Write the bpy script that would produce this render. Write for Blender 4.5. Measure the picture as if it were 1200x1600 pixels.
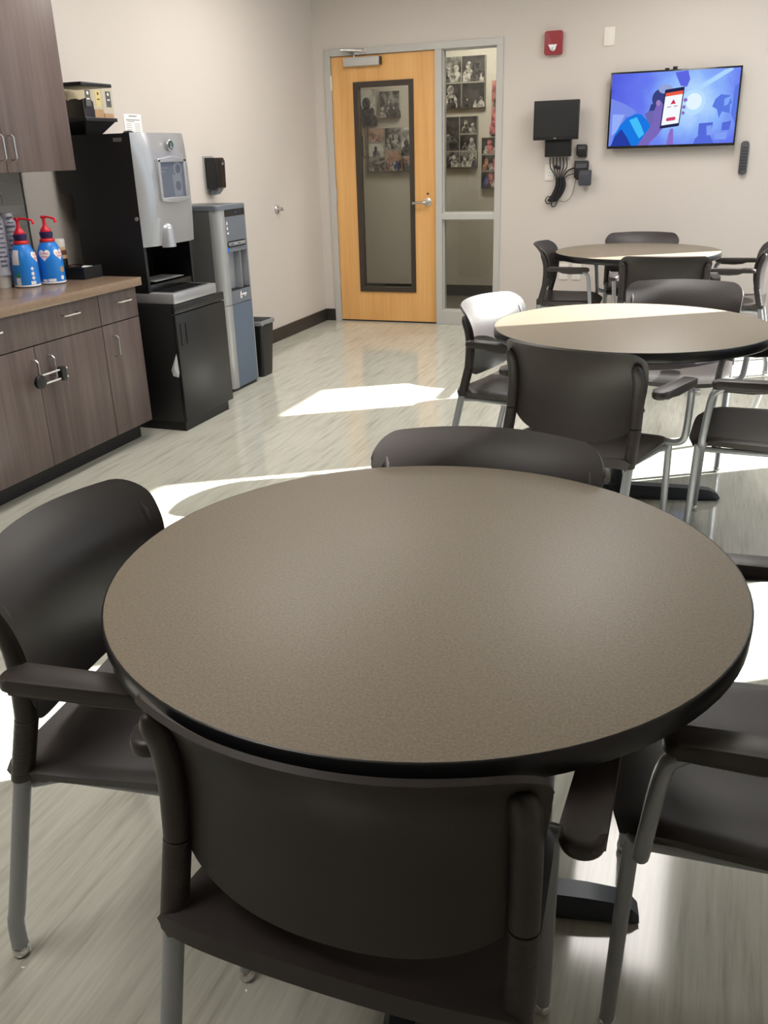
import bpy, bmesh, math, random
from mathutils import Vector, Matrix
random.seed(7)
for o in list(bpy.data.objects): bpy.data.objects.remove(o, do_unlink=True)
scene = bpy.context.scene
COL = scene.collection
R = math.radians
PI = math.pi

# ------------------------------------------------------------------ camera
CAM_F, CAM_YAW, CAM_PITCH, CAM_ROLL, CAM_H = 1380.77, 0.36293, 0.38451, 0.030624, 1.40
def make_camera():
    cy, sy = math.cos(CAM_YAW), math.sin(CAM_YAW); cp, sp = math.cos(CAM_PITCH), math.sin(CAM_PITCH)
    f = Vector((-sy*cp, cy*cp, -sp)); r = Vector((cy, sy, 0)); d = f.cross(r)
    c, s = math.cos(CAM_ROLL), math.sin(CAM_ROLL)
    r2 = c*r + s*d; d2 = -s*r + c*d
    cam = bpy.data.cameras.new('camera'); ob = bpy.data.objects.new('camera', cam); COL.objects.link(ob)
    m = Matrix((( r2.x, -d2.x, -f.x, 0), (r2.y, -d2.y, -f.y, 0), (r2.z, -d2.z, -f.z, CAM_H), (0, 0, 0, 1)))
    ob.matrix_world = m
    cam.sensor_fit = 'VERTICAL'; cam.sensor_height = 36.0; cam.lens = 36.0*CAM_F/1600.0
    cam.clip_start = 0.05; cam.clip_end = 100
    scene.camera = ob
make_camera()

# ------------------------------------------------------------------ light
SUN_STRENGTH = 36.0
SKY_STRENGTH = 2.6
LAMP_STRENGTH = 15.5
HALL_FILL = 34.0
w = bpy.data.worlds.new('sky'); scene.world = w; w.use_nodes = True
bg = w.node_tree.nodes['Background']; bg.inputs[0].default_value = (0.72, 0.86, 1.0, 1); bg.inputs[1].default_value = SKY_STRENGTH
sun = bpy.data.lights.new('sun', 'SUN'); sun.energy = SUN_STRENGTH; sun.angle = R(0.53); sun.color = (1.0, 0.95, 0.92)
so = bpy.data.objects.new('sun', sun); COL.objects.link(so)
SUN_EL = R(31.5); SUN_AZ = Vector((0.850, 0.527, 0)).normalized()
sd = Vector((-SUN_AZ.x*math.cos(SUN_EL), -SUN_AZ.y*math.cos(SUN_EL), -math.sin(SUN_EL)))
so.rotation_euler = sd.to_track_quat('-Z', 'Y').to_euler(); so.location = (6, 8, 6)
scene.cycles.use_light_tree = False
scene.cycles.max_bounces = 10; scene.cycles.diffuse_bounces = 6; scene.cycles.transparent_max_bounces = 16
vs = scene.view_settings
vs.view_transform = 'Standard'; vs.look = 'None'; vs.gamma = 1.0; vs.exposure = 0.0; vs.use_curve_mapping = False

# ------------------------------------------------------------------ helpers
def lin(c):
    c = c/255.0
    return c/12.92 if c <= 0.04045 else ((c+0.055)/1.055)**2.4
def S(r, g, b): return (lin(r), lin(g), lin(b), 1.0)

def mat(name, col, rough=0.5, metal=0.0, spec=0.5, coat=0.0, emit=None, estr=0.0, bump=0.0, bscale=200.0, var=0.0, vscale=20.0):
    m = bpy.data.materials.new(name); m.use_nodes = True
    nt = m.node_tree; b = nt.nodes['Principled BSDF']
    b.inputs['Base Color'].default_value = col; b.inputs['Roughness'].default_value = rough
    b.inputs['Metallic'].default_value = metal; b.inputs['Specular IOR Level'].default_value = spec
    b.inputs['Coat Weight'].default_value = coat
    if emit: m.cycles.emission_sampling = 'NONE'; b.inputs['Emission Color'].default_value = emit; b.inputs['Emission Strength'].default_value = estr
    if bump or var:
        tc = nt.nodes.new('ShaderNodeTexCoord')
    if bump:
        n = nt.nodes.new('ShaderNodeTexNoise'); n.inputs['Scale'].default_value = bscale; n.inputs['Detail'].default_value = 3
        nt.links.new(tc.outputs['Object'], n.inputs['Vector'])
        bp = nt.nodes.new('ShaderNodeBump'); bp.inputs['Strength'].default_value = bump; bp.inputs['Distance'].default_value = 0.002
        nt.links.new(n.outputs['Fac'], bp.inputs['Height']); nt.links.new(bp.outputs['Normal'], b.inputs['Normal'])
    if var:
        n2 = nt.nodes.new('ShaderNodeTexNoise'); n2.inputs['Scale'].default_value = vscale; n2.inputs['Detail'].default_value = 4
        nt.links.new(tc.outputs['Object'], n2.inputs['Vector'])
        rp = nt.nodes.new('ShaderNodeValToRGB')
        rp.color_ramp.elements[0].position = 0.3; rp.color_ramp.elements[1].position = 0.7
        rp.color_ramp.elements[0].color = (col[0]*(1-var), col[1]*(1-var), col[2]*(1-var), 1)
        rp.color_ramp.elements[1].color = (min(1, col[0]*(1+var)), min(1, col[1]*(1+var)), min(1, col[2]*(1+var)), 1)
        nt.links.new(n2.outputs['Fac'], rp.inputs['Fac']); nt.links.new(rp.outputs['Color'], b.inputs['Base Color'])
    return m

def streak_mat(name, stops, scale, rough, detail=6, coat=0.0, spec=0.5, fine=None, rough_var=0.0):
    """noise stretched along one axis: vinyl streaks, wood grain"""
    m = bpy.data.materials.new(name); m.use_nodes = True; nt = m.node_tree; b = nt.nodes['Principled BSDF']
    tc = nt.nodes.new('ShaderNodeTexCoord'); mp = nt.nodes.new('ShaderNodeMapping'); mp.inputs['Scale'].default_value = scale
    n = nt.nodes.new('ShaderNodeTexNoise'); n.inputs['Scale'].default_value = 1.0; n.inputs['Detail'].default_value = detail; n.inputs['Roughness'].default_value = 0.6
    rp = nt.nodes.new('ShaderNodeValToRGB')
    el = rp.color_ramp.elements
    while len(el) < len(stops): el.new(0.5)
    for e, (p, c) in zip(el, stops): e.position = p; e.color = c
    nt.links.new(tc.outputs['Object'], mp.inputs['Vector']); nt.links.new(mp.outputs['Vector'], n.inputs['Vector'])
    nt.links.new(n.outputs['Fac'], rp.inputs['Fac'])
    out = rp.outputs['Color']
    if fine:
        mp2 = nt.nodes.new('ShaderNodeMapping'); mp2.inputs['Scale'].default_value = fine[0]
        n2 = nt.nodes.new('ShaderNodeTexNoise'); n2.inputs['Scale'].default_value = 1.0; n2.inputs['Detail'].default_value = 3
        nt.links.new(tc.outputs['Object'], mp2.inputs['Vector']); nt.links.new(mp2.outputs['Vector'], n2.inputs['Vector'])
        r2 = nt.nodes.new('ShaderNodeValToRGB'); r2.color_ramp.elements[0].position = 0.35; r2.color_ramp.elements[1].position = 0.65
        lo, hi = fine[1]; r2.color_ramp.elements[0].color = (lo, lo, lo, 1); r2.color_ramp.elements[1].color = (hi, hi, hi, 1)
        nt.links.new(n2.outputs['Fac'], r2.inputs['Fac'])
        mx = nt.nodes.new('ShaderNodeMix'); mx.data_type = 'RGBA'; mx.blend_type = 'MULTIPLY'; mx.inputs[0].default_value = 1.0
        nt.links.new(out, mx.inputs[6]); nt.links.new(r2.outputs['Color'], mx.inputs[7]); out = mx.outputs[2]
    nt.links.new(out, b.inputs['Base Color'])
    b.inputs['Roughness'].default_value = rough; b.inputs['Coat Weight'].default_value = coat; b.inputs['Specular IOR Level'].default_value = spec
    return m

def glass_mat(name, tint, refl=1.0, rough=0.0):
    m = bpy.data.materials.new(name); m.use_nodes = True; nt = m.node_tree
    nt.nodes.remove(nt.nodes['Principled BSDF']); out = nt.nodes['Material Output']
    t = nt.nodes.new('ShaderNodeBsdfTransparent'); t.inputs[0].default_value = tint
    g = nt.nodes.new('ShaderNodeBsdfGlossy'); g.inputs['Roughness'].default_value = rough
    lw = nt.nodes.new('ShaderNodeLayerWeight'); lw.inputs['Blend'].default_value = 0.5      # Schlick, same from both faces
    pw = nt.nodes.new('ShaderNodeMath'); pw.operation = 'POWER'; pw.inputs[1].default_value = 5.0
    fr = nt.nodes.new('ShaderNodeMath'); fr.operation = 'MULTIPLY_ADD'; fr.inputs[1].default_value = 0.96; fr.inputs[2].default_value = 0.04
    nt.links.new(lw.outputs['Facing'], pw.inputs[0]); nt.links.new(pw.outputs[0], fr.inputs[0])
    mu = nt.nodes.new('ShaderNodeMath'); mu.operation = 'MULTIPLY'; mu.inputs[1].default_value = refl
    mx = nt.nodes.new('ShaderNodeMixShader')
    nt.links.new(fr.outputs[0], mu.inputs[0]); nt.links.new(mu.outputs[0], mx.inputs[0])
    nt.links.new(t.outputs[0], mx.inputs[1]); nt.links.new(g.outputs[0], mx.inputs[2]); nt.links.new(mx.outputs[0], out.inputs[0])
    return m

def emat(name, col, strength=1.0):
    m = bpy.data.materials.new(name); m.use_nodes = True; nt = m.node_tree
    nt.nodes.remove(nt.nodes['Principled BSDF']); out = nt.nodes['Material Output']
    e = nt.nodes.new('ShaderNodeEmission'); e.inputs[0].default_value = col; e.inputs[1].default_value = strength
    nt.links.new(e.outputs[0], out.inputs[0])
    if strength <= 1.0: m.cycles.emission_sampling = 'NONE'
    return m

def box(bm, x0, x1, y0, y1, z0, z1, bev=0.0, seg=2):
    if x0 > x1: x0, x1 = x1, x0
    if y0 > y1: y0, y1 = y1, y0
    if z0 > z1: z0, z1 = z1, z0
    t = bmesh.new()
    bmesh.ops.create_cube(t, size=1.0)
    for v in t.verts:
        v.co = Vector(((x0+x1)/2 + v.co.x*(x1-x0), (y0+y1)/2 + v.co.y*(y1-y0), (z0+z1)/2 + v.co.z*(z1-z0)))
    if bev > 0:
        bmesh.ops.bevel(t, geom=list(t.edges), offset=bev, segments=seg, affect='EDGES', profile=0.5)
    merge(bm, t); return bm

def merge(bm, t, mtx=None):
    vm = {}
    for v in t.verts: vm[v] = bm.verts.new(mtx @ v.co if mtx else v.co)
    for f in t.faces:
        try: bm.faces.new([vm[v] for v in f.verts])
        except ValueError: pass
    t.free()

def catmull(pts, n=6):
    P = [Vector(p) for p in pts]
    if len(P) < 3: return P
    out = []
    for i in range(len(P)-1):
        p0 = P[i-1] if i > 0 else P[i]*2-P[i+1]; p1, p2 = P[i], P[i+1]; p3 = P[i+2] if i+2 < len(P) else P[i+1]*2-P[i]
        for k in range(n):
            t = k/n
            out.append(0.5*((2*p1)+(-p0+p2)*t+(2*p0-5*p1+4*p2-p3)*t*t+(-p0+3*p1-3*p2+p3)*t**3))
    out.append(P[-1]); return out

def tube(bm, pts, r, n=12, rads=None, caps=True, flat=1.0):
    P = [Vector(p) for p in pts]; rings = []
    up = None
    for i, p in enumerate(P):
        d = (P[min(i+1, len(P)-1)]-P[max(i-1, 0)])
        if d.length < 1e-9: d = Vector((0, 0, 1))
        d.normalize()
        if up is None:
            a = Vector((0, 0, 1)) if abs(d.z) < 0.9 else Vector((0, 1, 0))
            up = (a-d*a.dot(d)).normalized()
        else:
            up = (up-d*up.dot(d)).normalized()
        s = d.cross(up)
        rr = rads[i] if rads else r
        rings.append([bm.verts.new(p+(up*math.cos(2*PI*k/n)*flat+s*math.sin(2*PI*k/n))*rr) for k in range(n)])
    for a, b in zip(rings, rings[1:]):
        for k in range(n): bm.faces.new((a[k], a[(k+1) % n], b[(k+1) % n], b[k]))
    if caps:
        bm.faces.new(list(reversed(rings[0]))); bm.faces.new(rings[-1])
    return bm

def lathe(bm, prof, c=(0, 0, 0), n=24, axis='z', cap=True):
    rings = []
    for r, z in prof:
        ring = []
        for k in range(n):
            a = 2*PI*k/n
            p = (r*math.cos(a), r*math.sin(a), z)
            if axis == 'x': p = (z, r*math.cos(a), r*math.sin(a))
            if axis == 'y': p = (r*math.sin(a), z, r*math.cos(a))
            ring.append(bm.verts.new((c[0]+p[0], c[1]+p[1], c[2]+p[2])))
        rings.append(ring)
    for a, b in zip(rings, rings[1:]):
        for k in range(n): bm.faces.new((a[k], a[(k+1) % n], b[(k+1) % n], b[k]))
    if cap:
        bm.faces.new(list(reversed(rings[0]))); bm.faces.new(rings[-1])
    return bm

def prism(bm, poly, h0, h1, axis='z', bev=0.0):
    """poly: 2-D outline; axis z -> (x,y), y -> (x,z), x -> (y,z)"""
    t = bmesh.new()
    def P(p, h):
        return {'z': (p[0], p[1], h), 'y': (p[0], h, p[1]), 'x': (h, p[0], p[1])}[axis]
    a = [t.verts.new(P(p, h0)) for p in poly]; b = [t.verts.new(P(p, h1)) for p in poly]; n = len(poly)
    t.faces.new(list(reversed(a))); t.faces.new(b)
    for k in range(n): t.faces.new((a[k], a[(k+1) % n], b[(k+1) % n], b[k]))
    if bev:
        es = [e for e in t.edges if (e.verts[0] in a and e.verts[1] in a) or (e.verts[0] in b and e.verts[1] in b)]
        bmesh.ops.bevel(t, geom=es, offset=bev, segments=3, affect='EDGES', profile=0.5)
    bmesh.ops.recalc_face_normals(t, faces=t.faces)
    merge(bm, t); return bm

def rrect(x0, x1, y0, y1, r, n=5):
    out = []
    for cx, cy, a0 in ((x1-r, y1-r, 0), (x0+r, y1-r, 90), (x0+r, y0+r, 180), (x1-r, y0+r, 270)):
        for k in range(n+1):
            a = R(a0+90*k/n); out.append((cx+r*math.cos(a), cy+r*math.sin(a)))
    return out
def ell(cx, cy, rx, ry, n=24): return [(cx+rx*math.cos(2*PI*k/n), cy+ry*math.sin(2*PI*k/n)) for k in range(n)]

def obj(name, bm, m, parent=None, smooth=35, recalc=True, label=None):
    if recalc: bmesh.ops.recalc_face_normals(bm, faces=bm.faces)
    me = bpy.data.meshes.new(name); bm.to_mesh(me); bm.free()
    if smooth:
        me.polygons.foreach_set('use_smooth', [True]*len(me.polygons)); me.set_sharp_from_angle(angle=R(smooth))
    me.materials.append(m)
    o = bpy.data.objects.new(name, me); COL.objects.link(o)
    if parent: o.parent = parent
    if label: o['label'] = label
    return o
def B(): return bmesh.new()
def bobj(name, m, parent, x0, x1, y0, y1, z0, z1, bev=0.0, **k):
    return obj(name, box(B(), x0, x1, y0, y1, z0, z1, bev), m, parent, **k)
def tag(o, label, cat, group=None):
    o['label'] = label; o['category'] = cat
    if group: o['group'] = group
    return o
def struct(o, label=None):
    o['kind'] = 'structure'
    if label: o['label'] = label
    return o
def thing(name, label, cat, loc=(0, 0, 0), rz=0.0, group=None):
    o = bpy.data.objects.new(name, None); COL.objects.link(o); o.empty_display_size = 0.1
    o.location = loc; o.rotation_euler = (0, 0, rz)
    return tag(o, label, cat, group)
def copy_tree(o, parent=None):
    c = o.copy(); COL.objects.link(c)
    if parent: c.parent = parent
    for ch in list(o.children): copy_tree(ch, c)
    return c
def text_verts(s, size):
    cu = bpy.data.curves.new('txt', 'FONT'); cu.body = s; cu.size = size; cu.align_x = 'CENTER'; cu.align_y = 'CENTER'; cu.resolution_u = 2
    o = bpy.data.objects.new('txt', cu); COL.objects.link(o)
    bpy.context.view_layer.update()
    me = bpy.data.meshes.new_from_object(o.evaluated_get(bpy.context.evaluated_depsgraph_get()))
    vv = [v.co.copy() for v in me.vertices]; ff = [list(p.vertices) for p in me.polygons]
    bpy.data.objects.remove(o, do_unlink=True); bpy.data.meshes.remove(me)
    return vv, ff
def text_bm(bm, s, size, fn):
    vv, ff = text_verts(s, size)
    vs_ = [bm.verts.new(fn(v.x, v.y)) for v in vv]
    for f in ff:
        try: bm.faces.new([vs_[i] for i in f])
        except ValueError: pass
    return bm

# ------------------------------------------------------------------ materials
M = {}
M['wall'] = mat('wall_paint', S(204, 196, 189), 0.75, bump=0.05, bscale=350)
M['hallwall'] = mat('hallway_paint', S(184, 178, 166), 0.75)
M['ceil'] = mat('ceiling_white', S(225, 224, 220), 0.85)
M['floor'] = streak_mat('vinyl_floor', [(0.26, S(160, 158, 146)), (0.44, S(184, 183, 171)), (0.60, S(192, 192, 180)), (0.78, S(174, 171, 157))],
                        (38, 2.6, 1), 0.095, fine=((120, 6.0, 1), (0.93, 1.03)))
M['hallfloor'] = streak_mat('hallway_floor', [(0.3, S(80, 74, 66)), (0.7, S(120, 112, 100))], (30, 1.2, 1), 0.25)
M['base'] = mat('rubber_base', S(44, 40, 37), 0.5)
M['cab'] = streak_mat('cabinet_laminate', [(0.25, S(77, 64, 61)), (0.5, S(95, 81, 77)), (0.75, S(110, 95, 90))], (22, 22, 1.0), 0.42, fine=((90, 90, 2.5), (0.9, 1.05)))
M['cabgap'] = mat('cabinet_dark_gap', S(30, 24, 22), 0.7)
M['toe'] = mat('toe_kick_black', S(26, 22, 22), 0.5)
M['worktop'] = mat('worktop_laminate', S(138, 117, 98), 0.22, var=0.08, vscale=90)
M['tile'] = mat('grey_tile', S(158, 155, 150), 0.25, var=0.06, vscale=6)
M['grout'] = mat('tile_grout', S(190, 187, 182), 0.8)
M['chrome'] = mat('satin_nickel', S(205, 203, 200), 0.28, metal=1.0)
M['leg'] = mat('silver_frame', S(158, 161, 166), 0.36, metal=0.45, bump=0.05, bscale=900)
M['plastic'] = mat('chair_plastic', S(49, 43, 41), 0.44, bump=0.10, bscale=900)
M['glide'] = mat('chrome_glide', S(220, 220, 220), 0.12, metal=1.0)
M['tabletop'] = streak_mat('table_laminate', [(0.3, S(118, 107, 92)), (0.5, S(130, 119, 103)), (0.7, S(141, 130, 114))], (240, 240, 240), 0.46, detail=3, spec=0.4, fine=((620, 620, 620), (0.90, 1.06)))
M['tedge'] = mat('table_edge_black', S(20, 20, 22), 0.35)
M['tbase'] = mat('table_base_metal', S(52, 56, 62), 0.4, metal=0.4)
M['door'] = streak_mat('maple_door', [(0.3, S(214, 160, 96)), (0.5, S(226, 172, 106)), (0.72, S(233, 182, 118))], (9, 9, 0.7), 0.38, fine=((60, 60, 1.5), (0.95, 1.03)))
M['frame'] = mat('door_frame_paint', S(188, 186, 181), 0.4)
M['lite'] = mat('lite_frame_dark', S(58, 50, 42), 0.45)
M['glass'] = glass_mat('clear_glass', (0.86, 0.87, 0.85, 1), 0.9)
M['wglass'] = glass_mat('window_glass', (0.94, 0.97, 0.97, 1), 1.0)
M['black'] = mat('black_plastic', S(18, 18, 19), 0.4)
M['blackgloss'] = mat('black_gloss', S(14, 14, 15), 0.2)
M['blackcab'] = mat('black_cabinet', S(24, 24, 25), 0.38)
M['silver'] = mat('silver_paint', S(176, 177, 181), 0.3, metal=0.55)
M['silverd'] = mat('silver_paint_side', S(168, 168, 168), 0.35, metal=0.45)
M['coolgrey'] = mat('cooler_grey', S(110, 116, 126), 0.4, metal=0.2)
M['coolside'] = mat('cooler_side', S(92, 93, 92), 0.45, metal=0.2)
M['coolblue'] = mat('cooler_lower_panel', S(92, 106, 124), 0.4, metal=0.1)
M['coolniche'] = mat('cooler_niche', S(150, 152, 158), 0.35, metal=0.2)
M['white'] = mat('white_plastic', S(228, 222, 214), 0.45)
M['paper'] = mat('paper', S(236, 235, 236), 0.7)
M['ink'] = mat('ink', S(120, 118, 122), 0.8)
M['red'] = mat('pump_red', S(222, 28, 52), 0.35)
M['redcollar'] = mat('red_band', S(205, 40, 44), 0.35)
M['navy'] = mat('navy_cap', S(44, 30, 84), 0.4)
M['blue'] = mat('bottle_blue', S(34, 130, 222), 0.3)
M['wlabel'] = mat('label_white', S(240, 236, 236), 0.4)
M['redink'] = mat('label_red', S(214, 40, 58), 0.5)
M['green'] = mat('label_green', S(70, 160, 60), 0.5)
M['tan'] = mat('label_tan', S(186, 152, 118), 0.5)
M['brown'] = mat('label_brown', S(96, 62, 40), 0.5)
M['alarm'] = mat('alarm_red', S(146, 40, 48), 0.4)
M['strobe'] = mat('strobe_lens', S(225, 225, 225), 0.08)
M['remote'] = mat('remote_grey', S(74, 74, 78), 0.5)
M['screenoff'] = mat('dark_screen', S(34, 35, 36), 0.3)
M['bag'] = mat('plastic_bag', S(190, 192, 196), 0.3)
M['sleeve'] = mat('cup_sleeve_plastic', S(184, 184, 198), 0.25, var=0.15, vscale=40)
M['cup'] = mat('paper_cup', S(222, 218, 212), 0.6)
M['bean'] = mat('coffee_beans', S(26, 20, 18), 0.45)
M['hopper'] = glass_mat('hopper_clear', (0.988, 0.98, 0.945, 1), 0.45, 0.15)
M['hopback'] = mat('hopper_cream', S(206, 190, 132), 0.45)
M['lockmetal'] = mat('lock_white', S(205, 205, 205), 0.35)
M['emb'] = mat('emblem_green', S(40, 78, 66), 0.3)
M['canvas'] = mat('canvas_edge', S(150, 146, 136), 0.8)

def photo_mat(name, a, b, scale, off):
    m = bpy.data.materials.new(name); m.use_nodes = True; nt = m.node_tree; p = nt.nodes['Principled BSDF']
    tc = nt.nodes.new('ShaderNodeTexCoord'); mp = nt.nodes.new('ShaderNodeMapping'); mp.inputs['Location'].default_value = (off, off*2, off*3)
    n = nt.nodes.new('ShaderNodeTexNoise'); n.inputs['Scale'].default_value = scale; n.inputs['Detail'].default_value = 3; n.inputs['Distortion'].default_value = 0.6
    rp = nt.nodes.new('ShaderNodeValToRGB'); rp.color_ramp.elements[0].position = 0.38; rp.color_ramp.elements[1].position = 0.62
    rp.color_ramp.elements[0].color = a; rp.color_ramp.elements[1].color = b
    nt.links.new(tc.outputs['Object'], mp.inputs[0]); nt.links.new(mp.outputs[0], n.inputs['Vector']); nt.links.new(n.outputs['Fac'], rp.inputs['Fac'])
    nt.links.new(rp.outputs['Color'], p.inputs['Base Color']); p.inputs['Roughness'].default_value = 0.5
    return m
PH = [photo_mat('print_dark', S(28, 27, 26), S(70, 68, 64), 9, 1), photo_mat('print_grey', S(48, 46, 44), S(150, 146, 138), 11, 3),
      photo_mat('print_light', S(90, 88, 82), S(205, 203, 194), 7, 5), photo_mat('print_rose', S(120, 60, 60), S(190, 130, 120), 10, 7),
      photo_mat('print_warm', S(80, 62, 56), S(180, 150, 130), 12, 9)]
FIG = [photo_mat('print_figure_pale', S(84, 81, 76), S(190, 185, 176), 26, 2), photo_mat('print_figure_dark', S(30, 29, 29), S(92, 88, 84), 22, 4), photo_mat('print_figure_rose', S(120, 60, 66), S(206, 132, 132), 24, 6),
       photo_mat('print_figure_blue', S(46, 56, 96), S(84, 100, 170), 24, 8), photo_mat('print_figure_orange', S(120, 84, 66), S(200, 150, 116), 24, 10)]

# ------------------------------------------------------------------ setting
XL, XR, YB, YF, ZC = -3.36, 1.25, 7.52, -6.0, 2.75
WT = 0.12
struct(bobj('floor', M['floor'], None, XL-WT, XR+WT, YF-WT, YB+0.06, -0.12, 0.0), 'pale streaked vinyl floor')
struct(bobj('ceiling', M['ceil'], None, XL-WT, XR+WT, YF-WT, YB+WT, ZC, ZC+0.12))
wall_left = struct(bobj('wall_left', M['wall'], None, XL-WT, XL, YF-WT, YB+WT, 0, ZC))
struct(bobj('wall_front', M['wall'], None, XL, XR+WT, YF-WT, YF, 0, ZC))
# back wall with the door and sidelight opening
DX0, DX1, DZ = -3.262, -1.750, 2.208
bm = B()
box(bm, XL, DX0, YB, YB+WT, 0, ZC); box(bm, DX1, XR+WT, YB, YB+WT, 0, ZC); box(bm, DX0, DX1, YB, YB+WT, DZ, ZC)
wall_back = struct(obj('wall_back', bm, M['wall'], smooth=0), 'beige back wall')
# right wall with a row of tall narrow windows
WY = [2.987+1.85*k for k in (0, 1, 2)]; WW = 0.715; WZ0, WZ1 = 0.45, 2.672
bm = B(); y = YF
for y0 in WY:
    if y0 < YF+0.2: continue
    box(bm, XR, XR+WT, y, y0, 0, ZC); box(bm, XR, XR+WT, y0, y0+WW, 0, WZ0); box(bm, XR, XR+WT, y0, y0+WW, WZ1, ZC); y = y0+WW
box(bm, XR, XR+WT, y, YB, 0, ZC)
struct(obj('wall_right', bm, M['wall'], smooth=0))
k = 2
for y0 in WY:
    if y0 < YF+0.2: continue
    bm = B(); a, b_ = XR+0.06, XR+0.10; t = 0.025
    box(bm, a, b_, y0, y0+t, WZ0, WZ1); box(bm, a, b_, y0+WW-t, y0+WW, WZ0, WZ1); box(bm, a, b_, y0+t, y0+WW-t, WZ0, WZ0+t); box(bm, a, b_, y0+t, y0+WW-t, WZ1-t, WZ1)
    wo = struct(obj('window_%d' % k, bm, M['frame'], smooth=0)); k += 1
    bobj('window_pane', M['wglass'], wo, a+0.015, a+0.021, y0+t, y0+WW-t, WZ0+t, WZ1-t, smooth=0)
# baseboards
bl = bobj('baseboard_left', M['base'], None, XL, XL+0.012, 5.25, YB, 0, 0.105, 0.003); struct(bl, 'black rubber baseboard along the left wall')
bm = B(); box(bm, XL+0.012, DX0, YB-0.012, YB, 0, 0.105, 0.003); box(bm, DX1, XR, YB-0.012, YB, 0, 0.105, 0.003)
struct(obj('baseboard_back', bm, M['base'], smooth=0), 'black rubber baseboard along the back wall')
# wall tiles above the counter
rowh, tw = 0.052, 0.305
nrow = 10; y_end = 3.822
bobj('grout_bed', M['grout'], wall_left, XL, XL+0.004, 1.7, y_end, 0.855, 0.855+nrow*rowh)
me_full = None
for r_ in range(nrow):
    yy = y_end - (tw/2 if r_ % 2 else 0)
    segs = ([(y_end-tw/2, y_end)] if r_ % 2 else [])
    while yy > 1.75: segs.append((max(1.7, yy-tw), yy)); yy -= tw
    for s0, s1 in segs:
        full = abs(s1-s0-tw) < 1e-6
        if full and me_full:
            o = bpy.data.objects.new('tile', me_full); COL.objects.link(o); o.parent = wall_left
        else:
            L = s1-s0
            o = obj('tile', box(B(), 0, 0.009, 0.0015, L-0.0015, 0.0015, rowh-0.0015, 0.0012, 1), M['tile'], wall_left)
            if full: me_full = o.data
        o.location = (XL, s0, 0.855+r_*rowh)
bobj('tile_trim', M['chrome'], wall_left, XL, XL+0.011, y_end, y_end+0.010, 0.855, 0.855+nrow*rowh)

# ------------------------------------------------------------------ hallway behind the door
HY = 9.16; HX0, HX1 = -5.2, -0.4
struct(bobj('floor_hallway', M['hallfloor'], None, HX0, HX1, YB+0.06, HY+0.1, -0.12, 0.0))
struct(bobj('ceiling_hallway', M['ceil'], None, HX0, HX1, YB+WT, HY+0.1, ZC, ZC+0.1))
hall_wall = struct(bobj('wall_hallway', M['hallwall'], None, HX0, HX1, HY, HY+0.1, 0, ZC))
struct(bobj('wall_hallway_left', M['hallwall'], None, HX0-0.1, HX0, YB+WT, HY+0.1, 0, ZC))
struct(bobj('wall_hallway_right', M['hallwall'], None, HX1, HX1+0.1, YB+WT, HY+0.1, 0, ZC))
struct(bobj('wall_hallway_near', M['hallwall'], None, HX0, XL, YB+WT-0.02, YB+WT, 0, ZC))
struct(bobj('baseboard_hallway', M['base'], None, HX0, HX1, HY-0.012, HY, 0, 0.11, 0.003))
hl = thing('ceiling_light', 'flat light panel added to brighten the hallway beyond the door', 'ceiling light', (-2.2, 8.35, ZC-0.03))  # unseen panel, added to brighten what shows through the door glass
M['hall_fill'] = emat('hall_fill_glow', (1.0, 0.95, 0.86, 1), HALL_FILL)
bobj('lamp_frame', M['white'], hl, -0.32, 0.32, -0.32, 0.32, 0.0, 0.03); bobj('diffuser', M['hall_fill'], hl, -0.29, 0.29, -0.29, 0.29, -0.006, 0.0)

def figure(bm, cx, z0, h, y):
    """small head-and-shoulders silhouette printed on a photo"""
    r = h*0.17
    pts = [(cx-h*.34, z0), (cx-h*.32, z0+h*.38), (cx-h*.22, z0+h*.55), (cx-h*.08, z0+h*.62), (cx+h*.08, z0+h*.62), (cx+h*.22, z0+h*.55), (cx+h*.32, z0+h*.38), (cx+h*.34, z0)]
    bm.faces.new([bm.verts.new((x, y, z)) for x, z in pts])
    bm.faces.new([bm.verts.new((x, y, z)) for x, z in ell(cx, z0+h*.78, r, r*1.25, 14)])
def canvas(label, x0, x1, z0, z1, cells, thick=0.035):
    """cells: (u0,u1,v0,v1, print index, [(figure material, u, h)])   v measured from the bottom"""
    t = thing('photo_canvas', label, 'wall picture', ((x0+x1)/2, HY-0.006, z0), 0, 'photo canvases on the hallway wall')
    W, H = x1-x0, z1-z0; f = -thick
    bobj('canvas_block', M['canvas'], t, -W/2, W/2, f, 0.0, 0, H, 0.003)
    for u0, u1, v0, v1, pi, figs in cells:
        g = 0.004
        a, b_, c, d = -W/2+u0*W+g, -W/2+u1*W-g, v0*H+g, v1*H-g
        ph = bobj('photo_print', PH[pi], t, a, b_, f-0.002, f, c, d, smooth=0)
        figs = list(figs)+[(random.choice((0, 1, 1)), random.uniform(.1, .9), random.uniform(.3, .6)) for _ in range(2)]
        for qq, (fm, u, hh) in enumerate(figs):
            bm = B(); figure(bm, a+(b_-a)*u, c+0.001, (d-c)*hh, f-0.0024-0.0003*qq)
            obj('printed_figure', bm, FIG[fm], ph, smooth=0, recalc=False)
    return t
q = HY/9.0
def hx(v): return v*q
def hz(v): return 1.4+(v-1.4)*q
canvas('pale photo canvas with dark trees, upper left behind the door glass', hx(-3.60), hx(-3.36), hz(1.662), hz(1.994), [(0, 1, 0, 1, 2, [(1, .25, .62), (1, .6, .8), (1, .85, .5)])])
canvas('grey photo canvas of one pale standing figure behind the door glass', hx(-3.316), hx(-3.109), hz(1.728), hz(1.971), [(0, 1, 0, 1, 1, [(0, .55, .7), (1, .15, .5), (1, .85, .55)])])
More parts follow.
